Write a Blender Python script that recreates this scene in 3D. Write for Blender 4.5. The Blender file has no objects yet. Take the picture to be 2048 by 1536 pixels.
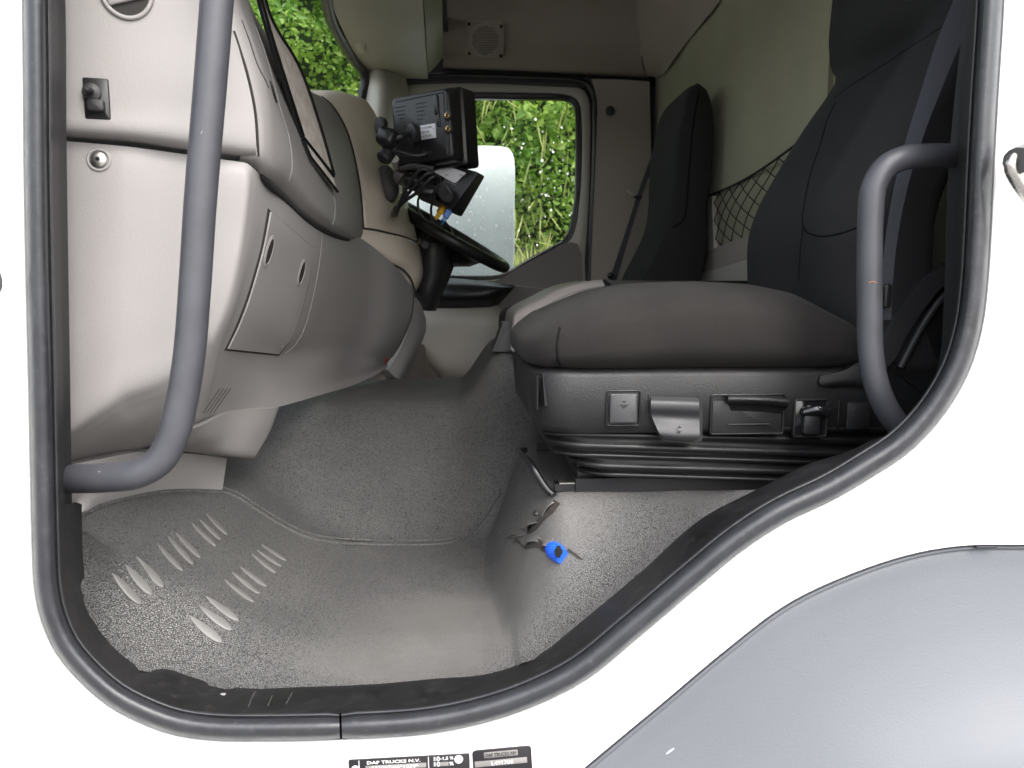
import bpy, bmesh, math, random
import numpy as np
from mathutils import Vector, Matrix
from mathutils.bvhtree import BVHTree
from mathutils.geometry import tessellate_polygon

random.seed(7); RNG = np.random.default_rng(7)
S = bpy.context.scene
COL = S.collection

# ------------------------------------------------------------------ camera
EYE = Vector((0.0, -0.75, 1.5)); FPX = 1500.0
PITCH = math.atan(178/1500); YAW = math.atan(94/1500*math.cos(PITCH))
cd = bpy.data.cameras.new('camera'); cam = bpy.data.objects.new('camera', cd); COL.objects.link(cam)
cd.sensor_width = 36; cd.lens = 36*FPX/2048; cd.clip_start = 0.02; cd.clip_end = 400
cd.dof.use_dof = True; cd.dof.focus_distance = 1.2; cd.dof.aperture_fstop = 10
cam.location = EYE; cam.rotation_euler = (math.pi/2-PITCH, 0, -YAW)
S.camera = cam
# ------------------------------------------------------------------ sky, sun, exposure
SUN_EL, SUN_AZ = math.radians(50), math.radians(152)      # azimuth clockwise from +Y
w = bpy.data.worlds.new('World'); S.world = w; w.use_nodes = True
nt = w.node_tree; bg = nt.nodes['Background']
sky = nt.nodes.new('ShaderNodeTexSky'); sky.sky_type = 'NISHITA'; sky.sun_disc = False
sky.sun_elevation = SUN_EL; sky.sun_rotation = SUN_AZ
sky.air_density = 1.3; sky.dust_density = 4.0; sky.ozone_density = 1.0
hs = nt.nodes.new('ShaderNodeHueSaturation'); hs.inputs['Saturation'].default_value = 0.35
nt.links.new(sky.outputs[0], hs.inputs['Color']); nt.links.new(hs.outputs[0], bg.inputs[0])
bg.inputs[1].default_value = 0.15
sl = bpy.data.lights.new('sun', 'SUN'); sl.energy = 0.5; sl.angle = math.radians(70); sl.color = (1, 0.985, 0.96)
so = bpy.data.objects.new('sun', sl); COL.objects.link(so)
sd = Vector((math.sin(SUN_AZ)*math.cos(SUN_EL), math.cos(SUN_AZ)*math.cos(SUN_EL), math.sin(SUN_EL)))
so.rotation_euler = sd.to_track_quat('Z', 'Y').to_euler(); so.location = (0, -6, 9)
S.view_settings.view_transform = 'Standard'; S.view_settings.look = 'None'
S.view_settings.gamma = 1; S.view_settings.use_curve_mapping = False
S.view_settings.exposure = 1.85
S.cycles.use_denoising = True; S.cycles.max_bounces = 8; S.cycles.diffuse_bounces = 5
S.cycles.glossy_bounces = 3; S.cycles.transparent_max_bounces = 8; S.cycles.caustics_reflective = False
S.cycles.caustics_refractive = False; S.cycles.sample_clamp_indirect = 6

# ------------------------------------------------------------------ surveying helpers
_r = Vector((math.cos(YAW), -math.sin(YAW), 0))
_w = Vector((math.sin(YAW)*math.cos(PITCH), math.cos(YAW)*math.cos(PITCH), -math.sin(PITCH)))
_u = _r.cross(_w)
def ray(px, py):
    return (_r*((px-1024)/FPX) - _u*((py-768)/FPX) + _w)
def P(px, py, Y):                       # survey point: sight line cut by the plane at depth Y (door plane = 0)
    d = ray(px, py); return EYE + d*((Y-EYE.y)/d.y)
def PXp(px, py, X):
    d = ray(px, py); return EYE + d*((X-EYE.x)/d.x)
def PZp(px, py, Z):
    d = ray(px, py); return EYE + d*((Z-EYE.z)/d.z)

# ------------------------------------------------------------------ materials
M = {}
def lin(c): return tuple(((x/255)/12.92 if x/255 <= 0.04045 else ((x/255+0.055)/1.055)**2.4) for x in c)
def mat(name, col, rough=0.5, metal=0.0, spec=0.5, bump=None, bump2=None, mott=None, coat=0.0, sheen=0.0, dust=None):
    """bump=(scale,strength,dist) fine grain noise; mott=(scale,amount) wear: lighter and darker patches"""
    m = bpy.data.materials.new(name); m.use_nodes = True; n = m.node_tree.nodes; L = m.node_tree.links
    b = n['Principled BSDF']; b.inputs['Base Color'].default_value = (*col, 1)
    b.inputs['Roughness'].default_value = rough; b.inputs['Metallic'].default_value = metal
    b.inputs['Specular IOR Level'].default_value = spec
    b.inputs['Coat Weight'].default_value = coat
    b.inputs['Sheen Weight'].default_value = sheen
    tc = n.new('ShaderNodeTexCoord')
    if mott:
        t = n.new('ShaderNodeTexNoise'); t.inputs['Scale'].default_value = mott[0]; t.inputs['Detail'].default_value = 6
        t.inputs['Roughness'].default_value = 0.62
        L.new(tc.outputs['Object'], t.inputs['Vector'])
        mr = n.new('ShaderNodeMapRange'); mr.inputs[1].default_value = 0.3; mr.inputs[2].default_value = 0.7
        mr.inputs[3].default_value = 1-mott[1]; mr.inputs[4].default_value = 1+mott[1]
        L.new(t.outputs[0], mr.inputs[0])
        mx = n.new('ShaderNodeMix'); mx.data_type = 'RGBA'; mx.blend_type = 'MULTIPLY'; mx.inputs[0].default_value = 1
        mx.inputs[6].default_value = (*col, 1); L.new(mr.outputs[0], mx.inputs[7]); L.new(mx.outputs[2], b.inputs['Base Color'])
        rr = n.new('ShaderNodeMapRange'); rr.inputs[1].default_value = 0.3; rr.inputs[2].default_value = 0.7
        rr.inputs[3].default_value = max(0.03, rough-0.08); rr.inputs[4].default_value = min(1, rough+0.08)
        L.new(t.outputs[0], rr.inputs[0]); L.new(rr.outputs[0], b.inputs['Roughness'])
    prev = None
    for bp in (bump, bump2):
        if not bp: continue
        kind = bp[3] if len(bp) > 3 else 'noise'
        if kind == 'noise':
            t = n.new('ShaderNodeTexNoise'); t.inputs['Scale'].default_value = bp[0]; t.inputs['Detail'].default_value = 3
        elif kind == 'voronoi':
            t = n.new('ShaderNodeTexVoronoi'); t.inputs['Scale'].default_value = bp[0]; t.feature = 'DISTANCE_TO_EDGE'
        else:
            t = n.new('ShaderNodeTexWave'); t.inputs['Scale'].default_value = bp[0]; t.bands_direction = kind
        L.new(tc.outputs['Object'], t.inputs['Vector'])
        bn = n.new('ShaderNodeBump'); bn.inputs['Strength'].default_value = bp[1]; bn.inputs['Distance'].default_value = bp[2]
        L.new(t.outputs[0], bn.inputs['Height'])
        if prev: L.new(prev.outputs[0], bn.inputs['Normal'])
        prev = bn
    if prev: L.new(prev.outputs[0], b.inputs['Normal'])
    if dust:                                    # dried mud specks and rubbed patches
        t = n.new('ShaderNodeTexNoise'); t.inputs['Scale'].default_value = dust[1]; t.inputs['Detail'].default_value = 9; t.inputs['Roughness'].default_value = 0.75
        L.new(tc.outputs['Object'], t.inputs['Vector'])
        mr = n.new('ShaderNodeMapRange'); mr.inputs[1].default_value = dust[2]-.12; mr.inputs[2].default_value = dust[2]+.08; L.new(t.outputs[0], mr.inputs[0])
        mx2 = n.new('ShaderNodeMix'); mx2.data_type = 'RGBA'; mx2.inputs[7].default_value = (*dust[0], 1)
        src = b.inputs['Base Color'].links[0].from_socket if b.inputs['Base Color'].links else None
        if src: L.new(src, mx2.inputs[6])
        else: mx2.inputs[6].default_value = (*col, 1)
        L.new(mr.outputs[0], mx2.inputs[0]); L.new(mx2.outputs[2], b.inputs['Base Color'])
    M[name] = m; return m

mat('white_paint', (0.82, 0.83, 0.82), 0.22, coat=0.4, mott=(5, 0.02))
mat('seal_rubber', (0.030, 0.031, 0.036), 0.36, bump=(90, 0.25, 0.002), mott=(30, 0.2), dust=((0.09, 0.09, 0.09), 120, 0.70))
mat('sill_black', (0.010, 0.0098, 0.0108), 0.42, bump=(160, 0.15, 0.001), mott=(22, 0.4), dust=((0.035, 0.033, 0.031), 60, 0.66))
mat('trim_grain', (0.022, 0.022, 0.024), 0.5, bump=(500, 0.5, 0.001))
mat('dash_taupe', (0.300, 0.284, 0.279), 0.52, bump=(420, 0.22, 0.0012), mott=(4, 0.05))
mat('dash_gap', (0.02, 0.018, 0.017), 0.8)
mat('cream', (0.78, 0.69, 0.59), 0.5, bump=(420, 0.15, 0.001), mott=(5, 0.04))
mat('handle_grey', (0.058, 0.059, 0.069), 0.42, bump=(700, 0.2, 0.0006), mott=(25, 0.12))
mat('seat_fabric', (0.0215, 0.0210, 0.0222), 0.95, spec=0.25, bump=(900, 0.6, 0.001), sheen=0.02, mott=(9, 0.12))
mat('cushion_fabric', (0.0185, 0.0166, 0.0157), 0.95, spec=0.25, bump=(900, 0.6, 0.001), sheen=0.03, mott=(11, 0.25))
mat('rib_fabric', (0.0185, 0.0165, 0.016), 0.95, spec=0.25, bump=(150, 0.3, 0.001, 'Z'), sheen=0.03)
mat('seam', (0.006, 0.006, 0.0065), 0.95, spec=0.1)
mat('seat_plastic', (0.0085, 0.0085, 0.0092), 0.48, bump=(600, 0.45, 0.0012), mott=(20, 0.15))
mat('lever_plastic', (0.036, 0.036, 0.039), 0.46, bump=(500, 0.25, 0.0008))
mat('bellows_rubber', (0.007, 0.007, 0.0078), 0.46, mott=(20, 0.2))
mat('rail_steel', (0.010, 0.0105, 0.012), 0.3, coat=0.25)
mat('bright_steel', (0.55, 0.53, 0.50), 0.3, metal=1.0, mott=(40, 0.2))
mat('black_plastic', (0.014, 0.014, 0.015), 0.36, mott=(30, 0.15))
mat('monitor_black', (0.017, 0.016, 0.018), 0.33, bump=(700, 0.2, 0.0006))
mat('black_gloss', (0.01, 0.01, 0.011), 0.12, coat=0.5)
mat('dark_grey_plastic', (0.026, 0.0255, 0.027), 0.5, bump=(500, 0.2, 0.001))
mat('lining_brown', (0.30, 0.255, 0.222), 0.85, bump=(300, 0.3, 0.0015), mott=(6, 0.06))
mat('pillar_taupe', (0.33, 0.29, 0.26), 0.7, bump=(400, 0.2, 0.001))
mat('console_beige', (0.34, 0.315, 0.235), 0.6, bump=(400, 0.2, 0.001), mott=(5, 0.05))
mat('curtain_fabric', (0.275, 0.270, 0.178), 0.95, bump=(260, 0.5, 0.003), mott=(7, 0.10), sheen=0.2)
mat('door_beige', (0.47, 0.45, 0.40), 0.4)
mat('door_card', (0.20, 0.18, 0.17), 0.6, bump=(400, 0.2, 0.001))
mat('pocket_beige', (0.40, 0.36, 0.315), 0.55, bump=(400, 0.15, 0.001))
mat('console_taupe', (0.27, 0.243, 0.233), 0.5, bump=(400, 0.15, 0.001))
mat('belt_web', (0.040, 0.044, 0.056), 0.7, bump=(300, 0.4, 0.001, 'DIAGONAL'))
mat('net_cord', (0.008, 0.008, 0.009), 0.8)
mat('arch_grey', (0.128, 0.136, 0.150), 0.5, spec=0.35, bump=(420, 0.25, 0.0012), mott=(2.5, 0.05), dust=((0.2, 0.2, 0.2), 9, 0.74))
mat('arch_edge', (0.02, 0.02, 0.03), 0.5)
mat('label_white', (0.72, 0.71, 0.76), 0.45)
mat('label_grey', (0.20, 0.19, 0.185), 0.4, mott=(60, 0.08))
mat('plate_black', (0.010, 0.008, 0.011), 0.35)
mat('print_black', (0.01, 0.01, 0.012), 0.6)
mat('print_white', (0.78, 0.77, 0.78), 0.5)
mat('print_grey', (0.30, 0.29, 0.30), 0.5)
mat('brass', (0.75, 0.5, 0.2), 0.3, metal=1.0)
mat('blue_plastic', (0.02, 0.12, 0.75), 0.3)
mat('blue_plug', (0.02, 0.15, 0.5), 0.4)
mat('yellow_plug', (0.8, 0.45, 0.03), 0.4)
mat('hole_black', (0.002, 0.002, 0.002), 0.9)
mat('cable_black', (0.015, 0.015, 0.016), 0.4)
mat('mirror_sky_pale', (0.70, 0.76, 0.74), 0.3, mott=(8, 0.06))  # pale base colour stands in for the sky reflected in the mirror
mat('hedge_shade', (0.015, 0.035, 0.008), 0.95, mott=(6, 0.4))  # deep shade inside the hedge, put into the colour
mat('mount_plastic', (0.075, 0.073, 0.074), 0.45, bump=(500, 0.2, 0.001))
mat('drop_white', (0.95, 0.96, 0.96), 0.3)
mat('rust_chip', (0.35, 0.16, 0.07), 0.7)
mat('red_paint', (0.5, 0.03, 0.03), 0.5)
mat('tear_dark', (0.035, 0.028, 0.024), 0.9)
mat('asphalt', (0.22, 0.215, 0.205), 0.9, mott=(3, 0.2), bump=(60, 0.4, 0.01))
mat('earth', (0.06, 0.07, 0.03), 0.95, mott=(2, 0.3))
mat('petal', (0.48, 0.48, 0.45), 0.8)
mat('petal_yellow', (0.8, 0.55, 0.03), 0.6)
mat('dirt_white', (0.25, 0.25, 0.24), 0.7)
mat('bark', (0.12, 0.09, 0.06), 0.9)

def mat_glass():
    m = bpy.data.materials.new('glass'); m.use_nodes = True; n = m.node_tree.nodes; L = m.node_tree.links
    n.remove(n['Principled BSDF']); o = n['Material Output']
    t = n.new('ShaderNodeBsdfTransparent'); t.inputs[0].default_value = (0.94, 0.97, 0.95, 1)
    g = n.new('ShaderNodeBsdfGlossy'); g.inputs['Roughness'].default_value = 0.02
    mx = n.new('ShaderNodeMixShader'); mx.inputs[0].default_value = 0.004; L.new(t.outputs[0], mx.inputs[1]); L.new(g.outputs[0], mx.inputs[2])
    L.new(mx.outputs[0], o.inputs[0]); M['glass'] = m
mat_glass()

def mat_leaf(name, c1, c2, trans=0.35):
    m = bpy.data.materials.new(name); m.use_nodes = True; n = m.node_tree.nodes; L = m.node_tree.links
    b = n['Principled BSDF']; b.inputs['Roughness'].default_value = 0.45
    at = n.new('ShaderNodeAttribute'); at.attribute_name = 'tone'
    cr = n.new('ShaderNodeMix'); cr.data_type = 'RGBA'; cr.inputs[6].default_value = (*c1, 1); cr.inputs[7].default_value = (*c2, 1)
    L.new(at.outputs['Fac'], cr.inputs[0]); L.new(cr.outputs[2], b.inputs['Base Color'])
    tr = n.new('ShaderNodeBsdfTranslucent'); L.new(cr.outputs[2], tr.inputs[0])
    mx = n.new('ShaderNodeMixShader'); mx.inputs[0].default_value = trans
    L.new(b.outputs[0], mx.inputs[1]); L.new(tr.outputs[0], mx.inputs[2]); L.new(mx.outputs[0], n['Material Output'].inputs[0])
    M[name] = m
mat_leaf('leaf', (0.10, 0.225, 0.03), (0.40, 0.55, 0.12), 0.55)
mat_leaf('grass_blade', (0.16, 0.24, 0.05), (0.40, 0.42, 0.15))

def mat_floor(name, wear):
    """embossed rubber mat: raised pebble grain, darker colour in the grooves, polished worn patch"""
    m = bpy.data.materials.new(name); m.use_nodes = True; n = m.node_tree.nodes; L = m.node_tree.links
    b = n['Principled BSDF']; b.inputs['Roughness'].default_value = 0.55
    g = n.new('ShaderNodeNewGeometry')
    wn = n.new('ShaderNodeTexNoise'); wn.inputs['Scale'].default_value = 160; wn.inputs['Detail'].default_value = 2
    L.new(g.outputs['Position'], wn.inputs['Vector'])
    wm = n.new('ShaderNodeVectorMath'); wm.operation = 'MULTIPLY_ADD'; wm.inputs[1].default_value = (0.004,)*3
    L.new(wn.outputs[1], wm.inputs[0]); L.new(g.outputs['Position'], wm.inputs[2])
    vo = n.new('ShaderNodeTexVoronoi'); vo.feature = 'DISTANCE_TO_EDGE'; vo.inputs['Scale'].default_value = 440
    L.new(wm.outputs[0], vo.inputs['Vector'])
    ra = n.new('ShaderNodeMapRange'); ra.inputs[1].default_value = 0.02; ra.inputs[2].default_value = 0.20; ra.interpolation_type = 'SMOOTHSTEP'
    L.new(vo.outputs[0], ra.inputs[0])
    big = n.new('ShaderNodeTexNoise'); big.inputs['Scale'].default_value = 7; big.inputs['Detail'].default_value = 7; big.inputs['Roughness'].default_value = 0.65
    L.new(g.outputs['Position'], big.inputs['Vector'])
    # worn patch: an ellipse on the floor with ragged edge
    def ell(cx, cy, rx, ry):
        sp = n.new('ShaderNodeVectorMath'); sp.operation = 'SUBTRACT'; sp.inputs[1].default_value = (cx, cy, 0)
        L.new(g.outputs['Position'], sp.inputs[0])
        sc = n.new('ShaderNodeVectorMath'); sc.operation = 'MULTIPLY'; sc.inputs[1].default_value = (1/rx, 1/ry, 0)
        L.new(sp.outputs[0], sc.inputs[0])
        ln = n.new('ShaderNodeVectorMath'); ln.operation = 'LENGTH'; L.new(sc.outputs[0], ln.inputs[0])
        ad = n.new('ShaderNodeMath'); ad.operation = 'MULTIPLY_ADD'; ad.inputs[1].default_value = 0.9; L.new(big.outputs[0], ad.inputs[0]); L.new(ln.outputs[1], ad.inputs[2])
        mr = n.new('ShaderNodeMapRange'); mr.interpolation_type = 'SMOOTHSTEP'
        mr.inputs[1].default_value = 0.75; mr.inputs[2].default_value = 1.65; mr.inputs[3].default_value = 1; mr.inputs[4].default_value = 0
        L.new(ad.outputs[0], mr.inputs[0]); return mr.outputs[0]
    wear_sock = None
    for e in wear:
        s_ = ell(*e)
        if wear_sock is None: wear_sock = s_
        else:
            mxm = n.new('ShaderNodeMath'); mxm.operation = 'MAXIMUM'; L.new(wear_sock, mxm.inputs[0]); L.new(s_, mxm.inputs[1]); wear_sock = mxm.outputs[0]
    cg = n.new('ShaderNodeMix'); cg.data_type = 'RGBA'; cg.inputs[6].default_value = (0.034, 0.0335, 0.033, 1); cg.inputs[7].default_value = (0.182, 0.179, 0.176, 1)
    L.new(ra.outputs[0], cg.inputs[0])
    cw = n.new('ShaderNodeMix'); cw.data_type = 'RGBA'; cw.inputs[7].default_value = (0.130, 0.125, 0.119, 1)
    L.new(cg.outputs[2], cw.inputs[6]); 
    wmul = n.new('ShaderNodeMath'); wmul.operation = 'MULTIPLY'; wmul.inputs[1].default_value = 0.80; L.new(wear_sock, wmul.inputs[0]); L.new(wmul.outputs[0], cw.inputs[0])
    dm = n.new('ShaderNodeMapRange'); dm.inputs[1].default_value = 0.3; dm.inputs[2].default_value = 0.72; dm.inputs[3].default_value = 0.82; dm.inputs[4].default_value = 1.12
    L.new(big.outputs[0], dm.inputs[0])
    fin = n.new('ShaderNodeMix'); fin.data_type = 'RGBA'; fin.blend_type = 'MULTIPLY'; fin.inputs[0].default_value = 1
    L.new(cw.outputs[2], fin.inputs[6]); L.new(dm.outputs[0], fin.inputs[7]); L.new(fin.outputs[2], b.inputs['Base Color'])
    bn = n.new('ShaderNodeBump'); bn.inputs['Distance'].default_value = 0.0009
    inv = n.new('ShaderNodeMath'); inv.operation = 'SUBTRACT'; inv.inputs[0].default_value = 1.0; L.new(wmul.outputs[0], inv.inputs[1])
    L.new(inv.outputs[0], bn.inputs['Strength']); L.new(ra.outputs[0], bn.inputs['Height']); L.new(bn.outputs[0], b.inputs['Normal'])
    M[name] = m
mat_floor('floor_rubber', [(0.02, 0.22, 0.21, 0.13), (-0.06, 0.14, 0.16, 0.07)])
mat('mat_smooth', (0.150, 0.146, 0.140), 0.5, mott=(30, 0.1))

def mat_wood():
    m = bpy.data.materials.new('pale_wood'); m.use_nodes = True; n = m.node_tree.nodes; L = m.node_tree.links
    b = n['Principled BSDF']; b.inputs['Roughness'].default_value = 0.45
    tc = n.new('ShaderNodeTexCoord'); mp = n.new('ShaderNodeMapping'); mp.inputs['Scale'].default_value = (60, 14, 14); mp.inputs['Rotation'].default_value = (0.3, 0.5, 0.6)
    t = n.new('ShaderNodeTexNoise'); t.inputs['Scale'].default_value = 3; t.inputs['Detail'].default_value = 5
    L.new(tc.outputs['Object'], mp.inputs[0]); L.new(mp.outputs[0], t.inputs['Vector'])
    c = n.new('ShaderNodeMix'); c.data_type = 'RGBA'; c.inputs[6].default_value = (0.68, 0.57, 0.50, 1); c.inputs[7].default_value = (0.9, 0.85, 0.81, 1)
    mr = n.new('ShaderNodeMapRange'); mr.inputs[1].default_value = 0.3; mr.inputs[2].default_value = 0.7; L.new(t.outputs[0], mr.inputs[0])
    L.new(mr.outputs[0], c.inputs[0]); L.new(c.outputs[2], b.inputs['Base Color']); M['pale_wood'] = m
mat_wood()

# ------------------------------------------------------------------ object helpers
ORG = {}
def thing(name, label, cat, loc, group=None):
    o = bpy.data.objects.new(name, None); COL.objects.link(o); o.location = loc; o.empty_display_size = 0.05
    o['label'] = label; o['category'] = cat
    if group: o['group'] = group
    ORG[o] = Vector(loc); return o
def link(name, verts, faces, m, parent=None, smooth=True, label=None, kind=None, sharp=None, mats=None, fmat=None):
    off = ORG[parent] if parent else Vector((0, 0, 0))
    me = bpy.data.meshes.new(name)
    me.from_pydata([tuple(Vector(v)-off) for v in verts], [], faces)
    bm = bmesh.new(); bm.from_mesh(me); bmesh.ops.remove_doubles(bm, verts=bm.verts, dist=1e-6)
    bmesh.ops.recalc_face_normals(bm, faces=bm.faces)
    if sharp is not None:
        for e in bm.edges:
            if len(e.link_faces) == 2 and e.calc_face_angle(0) > sharp: e.smooth = False
    for f in bm.faces: f.smooth = smooth
    bm.to_mesh(me); bm.free()
    me.materials.append(M[m] if isinstance(m, str) else m)
    o = bpy.data.objects.new(name, me); COL.objects.link(o)
    if parent: o.parent = parent
    ORG[o] = off
    if label: o['label'] = label
    if kind: o['kind'] = kind
    return o
def cr(pts, n, closed=False):
    """centripetal-ish Catmull-Rom through pts, n samples, spaced by arc length"""
    p = np.array([tuple(q) for q in pts], float)
    if len(p) == 1: return np.repeat(p, n, 0)
    if len(p) == 2: return p[0] + (p[1]-p[0])*np.linspace(0, 1, n)[:, None]
    if closed: q = np.vstack([p[-1], p, p[0], p[1]])
    else: q = np.vstack([2*p[0]-p[1], p, 2*p[-1]-p[-2]])
    out = []; K = 24; nseg = len(q)-3
    for i in range(nseg):
        p0, p1, p2, p3 = q[i:i+4]
        t0 = 0; t1 = t0+max(1e-6, np.linalg.norm(p1-p0))**0.5; t2 = t1+max(1e-6, np.linalg.norm(p2-p1))**0.5; t3 = t2+max(1e-6, np.linalg.norm(p3-p2))**0.5
        t = np.linspace(t1, t2, K, endpoint=False)[:, None]
        a1 = (t1-t)/(t1-t0)*p0+(t-t0)/(t1-t0)*p1; a2 = (t2-t)/(t2-t1)*p1+(t-t1)/(t2-t1)*p2; a3 = (t3-t)/(t3-t2)*p2+(t-t2)/(t3-t2)*p3
        b1 = (t2-t)/(t2-t0)*a1+(t-t0)/(t2-t0)*a2; b2 = (t3-t)/(t3-t1)*a2+(t-t1)/(t3-t1)*a3
        out.append((t2-t)/(t2-t1)*b1+(t-t1)/(t2-t1)*b2)
    out.append(p[:1] if closed else p[-1:]); c = np.vstack(out)
    d = np.concatenate([[0], np.cumsum(np.linalg.norm(np.diff(c, axis=0), axis=1))])
    s = np.linspace(0, d[-1], n, endpoint=not closed)
    return np.stack([np.interp(s, d, c[:, k]) for k in range(c.shape[1])], 1)
def cru(pts, per):
    """Catmull-Rom through pts with the same number of samples in every span (creases stay aligned)"""
    p = np.array([tuple(q) for q in pts], float); q = np.vstack([2*p[0]-p[1], p, 2*p[-1]-p[-2]]); out = []
    for i in range(len(p)-1):
        p0, p1, p2, p3 = q[i:i+4]
        d = [max(1e-5, np.linalg.norm(b-a))**0.5 for a, b in ((p0, p1), (p1, p2), (p2, p3))]
        t0 = 0; t1 = d[0]; t2 = t1+d[1]; t3 = t2+d[2]; t = np.linspace(t1, t2, per, endpoint=False)[:, None]
        a1 = (t1-t)/(t1-t0)*p0+(t-t0)/(t1-t0)*p1; a2 = (t2-t)/(t2-t1)*p1+(t-t1)/(t2-t1)*p2; a3 = (t3-t)/(t3-t2)*p2+(t-t2)/(t3-t2)*p3
        b1 = (t2-t)/(t2-t0)*a1+(t-t0)/(t2-t0)*a2; b2 = (t3-t)/(t3-t1)*a2+(t-t1)/(t3-t1)*a3
        out.append((t2-t)/(t2-t1)*b1+(t-t1)/(t2-t1)*b2)
    out.append(p[-1:]); return np.vstack(out)
def poly(pts, n):                        # same, straight segments
    p = np.array([tuple(q) for q in pts], float)
    d = np.concatenate([[0], np.cumsum(np.linalg.norm(np.diff(p, axis=0), axis=1))])
    s = np.linspace(0, d[-1], n)
    return np.stack([np.interp(s, d, p[:, k]) for k in range(p.shape[1])], 1)
def to3(row): return [P(*q) if not isinstance(q, Vector) else q for q in row]
def grid(rows, nu, nv, smooth_v=True, keep=False):
    """rows of survey points -> dense grid (nr*, nu, 3); keep=True keeps the given columns as they are"""
    R = [to3(r) for r in rows]
    if keep: A = np.stack([np.array([tuple(v) for v in r]) for r in R]); 
    else: A = np.stack([cr(r, nu) for r in R])
    if keep and nu:
        A = np.stack([cr([tuple(v) for v in r], nu) for r in A])
    out = []
    for j in range(A.shape[1]):
        out.append(cr(A[:, j], nv) if smooth_v else poly(A[:, j], nv))
    return np.stack(out, 1)
def gridmesh(name, G, m, parent, back=None, smooth=True, label=None, kind=None, sharp=0.7, inset=None):
    nv, nu = G.shape[:2]
    v = [tuple(q) for q in G.reshape(-1, 3)]; f = []
    for i in range(nv-1):
        for j in range(nu-1):
            f.append((i*nu+j, i*nu+j+1, (i+1)*nu+j+1, (i+1)*nu+j))
    if back is not None:
        b = np.array(back); n0 = len(v)
        v += [tuple(q) for q in (G+b).reshape(-1, 3)]
        f += [tuple(n0+k for k in reversed(q)) for q in f[:]]
        for i in range(nv-1):
            for j in (0, nu-1): a, c = i*nu+j, (i+1)*nu+j; f.append((a, c, n0+c, n0+a))
        for j in range(nu-1):
            for i in (0, nv-1): a, c = i*nu+j, i*nu+j+1; f.append((a, c, n0+c, n0+a))
    return link(name, v, f, m, parent, smooth, label, kind, sharp)
def patch(name, rows, m, parent, nu=24, nv=24, back=None, smooth_v=True, **k):
    return gridmesh(name, grid(rows, nu, nv, smooth_v), m, parent, back, **k)
def tube(name, pts, r, m, parent, n=40, seg=12, straight=False, flat=None, label=None, closed=False, kind=None):
    c = poly(to3(pts), n) if straight else cr(to3(pts), n, closed)
    rr = r if hasattr(r, '__len__') else [r]*n
    if len(rr) != n: rr = np.interp(np.linspace(0, 1, n), np.linspace(0, 1, len(rr)), rr)
    v, f = [], []; up = None
    for i in range(n):
        a = c[(i+1) % n] if closed else c[min(i+1, n-1)]; b = c[i-1] if closed else c[max(i-1, 0)]
        t = Vector(a-b).normalized()
        if up is None:
            up = Vector((0, 0, 1)) if abs(t.z) < 0.9 else Vector((0, 1, 0))
        s = t.cross(up).normalized(); up = s.cross(t).normalized()
        for k in range(seg):
            th = 2*math.pi*k/seg
            if flat is None: o = s*math.cos(th)*rr[i]+up*math.sin(th)*rr[i]
            else:
                o = s*math.cos(th)*rr[i]*flat[0]+up*math.sin(th)*rr[i]*flat[1]
            v.append(Vector(c[i])+o)
    m_ = n if closed else n-1
    for i in range(m_):
        for k in range(seg):
            a, b = i*seg+k, i*seg+(k+1) % seg; i2 = ((i+1) % n)*seg
            f.append((a, b, i2+(k+1) % seg, i2+k))
    if not closed:
        f.append(tuple(range(seg))); f.append(tuple((n-1)*seg+k for k in range(seg)))
    return link(name, v, f, m, parent, True, label, kind, sharp=0.9)
def frame(p, n, up=Vector((0, 0, 1))):
    n = n.normalized(); x = up.cross(n)
    if x.length < 1e-3: x = Vector((1, 0, 0))
    x.normalize(); y = n.cross(x).normalized()
    return p, x, y, n
def rrect(w, h, r, seg=4):
    r = min(r, w/2-1e-5, h/2-1e-5); out = []
    for cx, cy, a0 in ((w/2-r, h/2-r, 0), (-w/2+r, h/2-r, 90), (-w/2+r, -h/2+r, 180), (w/2-r, -h/2+r, 270)):
        for k in range(seg+1):
            a = math.radians(a0+90*k/seg); out.append((cx+r*math.cos(a), cy+r*math.sin(a)))
    return out
def ell2(rx, ry, n=20): return [(rx*math.cos(2*math.pi*k/n), ry*math.sin(2*math.pi*k/n)) for k in range(n)]
def rings(name, R, m, parent, cap0=True, cap1=True, label=None, smooth=True, sharp=0.6, kind=None):
    v, f = [], []; n = len(R[0])
    for r in R: v += [Vector(q) for q in r]
    for i in range(len(R)-1):
        for k in range(n): a, b = i*n+k, i*n+(k+1) % n; f.append((a, b, b+n, a+n))
    if cap0: f.append(tuple(range(n)))
    if cap1: f.append(tuple((len(R)-1)*n+k for k in range(n)))
    return link(name, v, f, m, parent, smooth, label, kind, sharp)
def stack(name, fr, layers, m, parent, **k):
    """closed outlines piled along a frame's normal: layers = [(outline2d, height)]"""
    p, x, y, n = fr
    return rings(name, [[p+x*a+y*b+n*h for a, b in o] for o, h in layers], m, parent, **k)
def scale2(o, s, d=0.0): return [(a*s, b*s) for a, b in o]
def inset2(w, h, r, d): return rrect(w-2*d, h-2*d, max(r-d, 0.0004))
def slab(name, fr, w, h, t, m, parent, r=0.003, bev=0.0015, **k):
    r = min(r, w/2-1e-4, h/2-1e-4); bev = min(bev, t/2, w/4, h/4)
    return stack(name, fr, [(rrect(w, h, r), 0), (rrect(w, h, r), t-bev), (inset2(w, h, r, bev*0.4), t-bev*0.35), (inset2(w, h, r, bev), t)], m, parent, **k)
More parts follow.
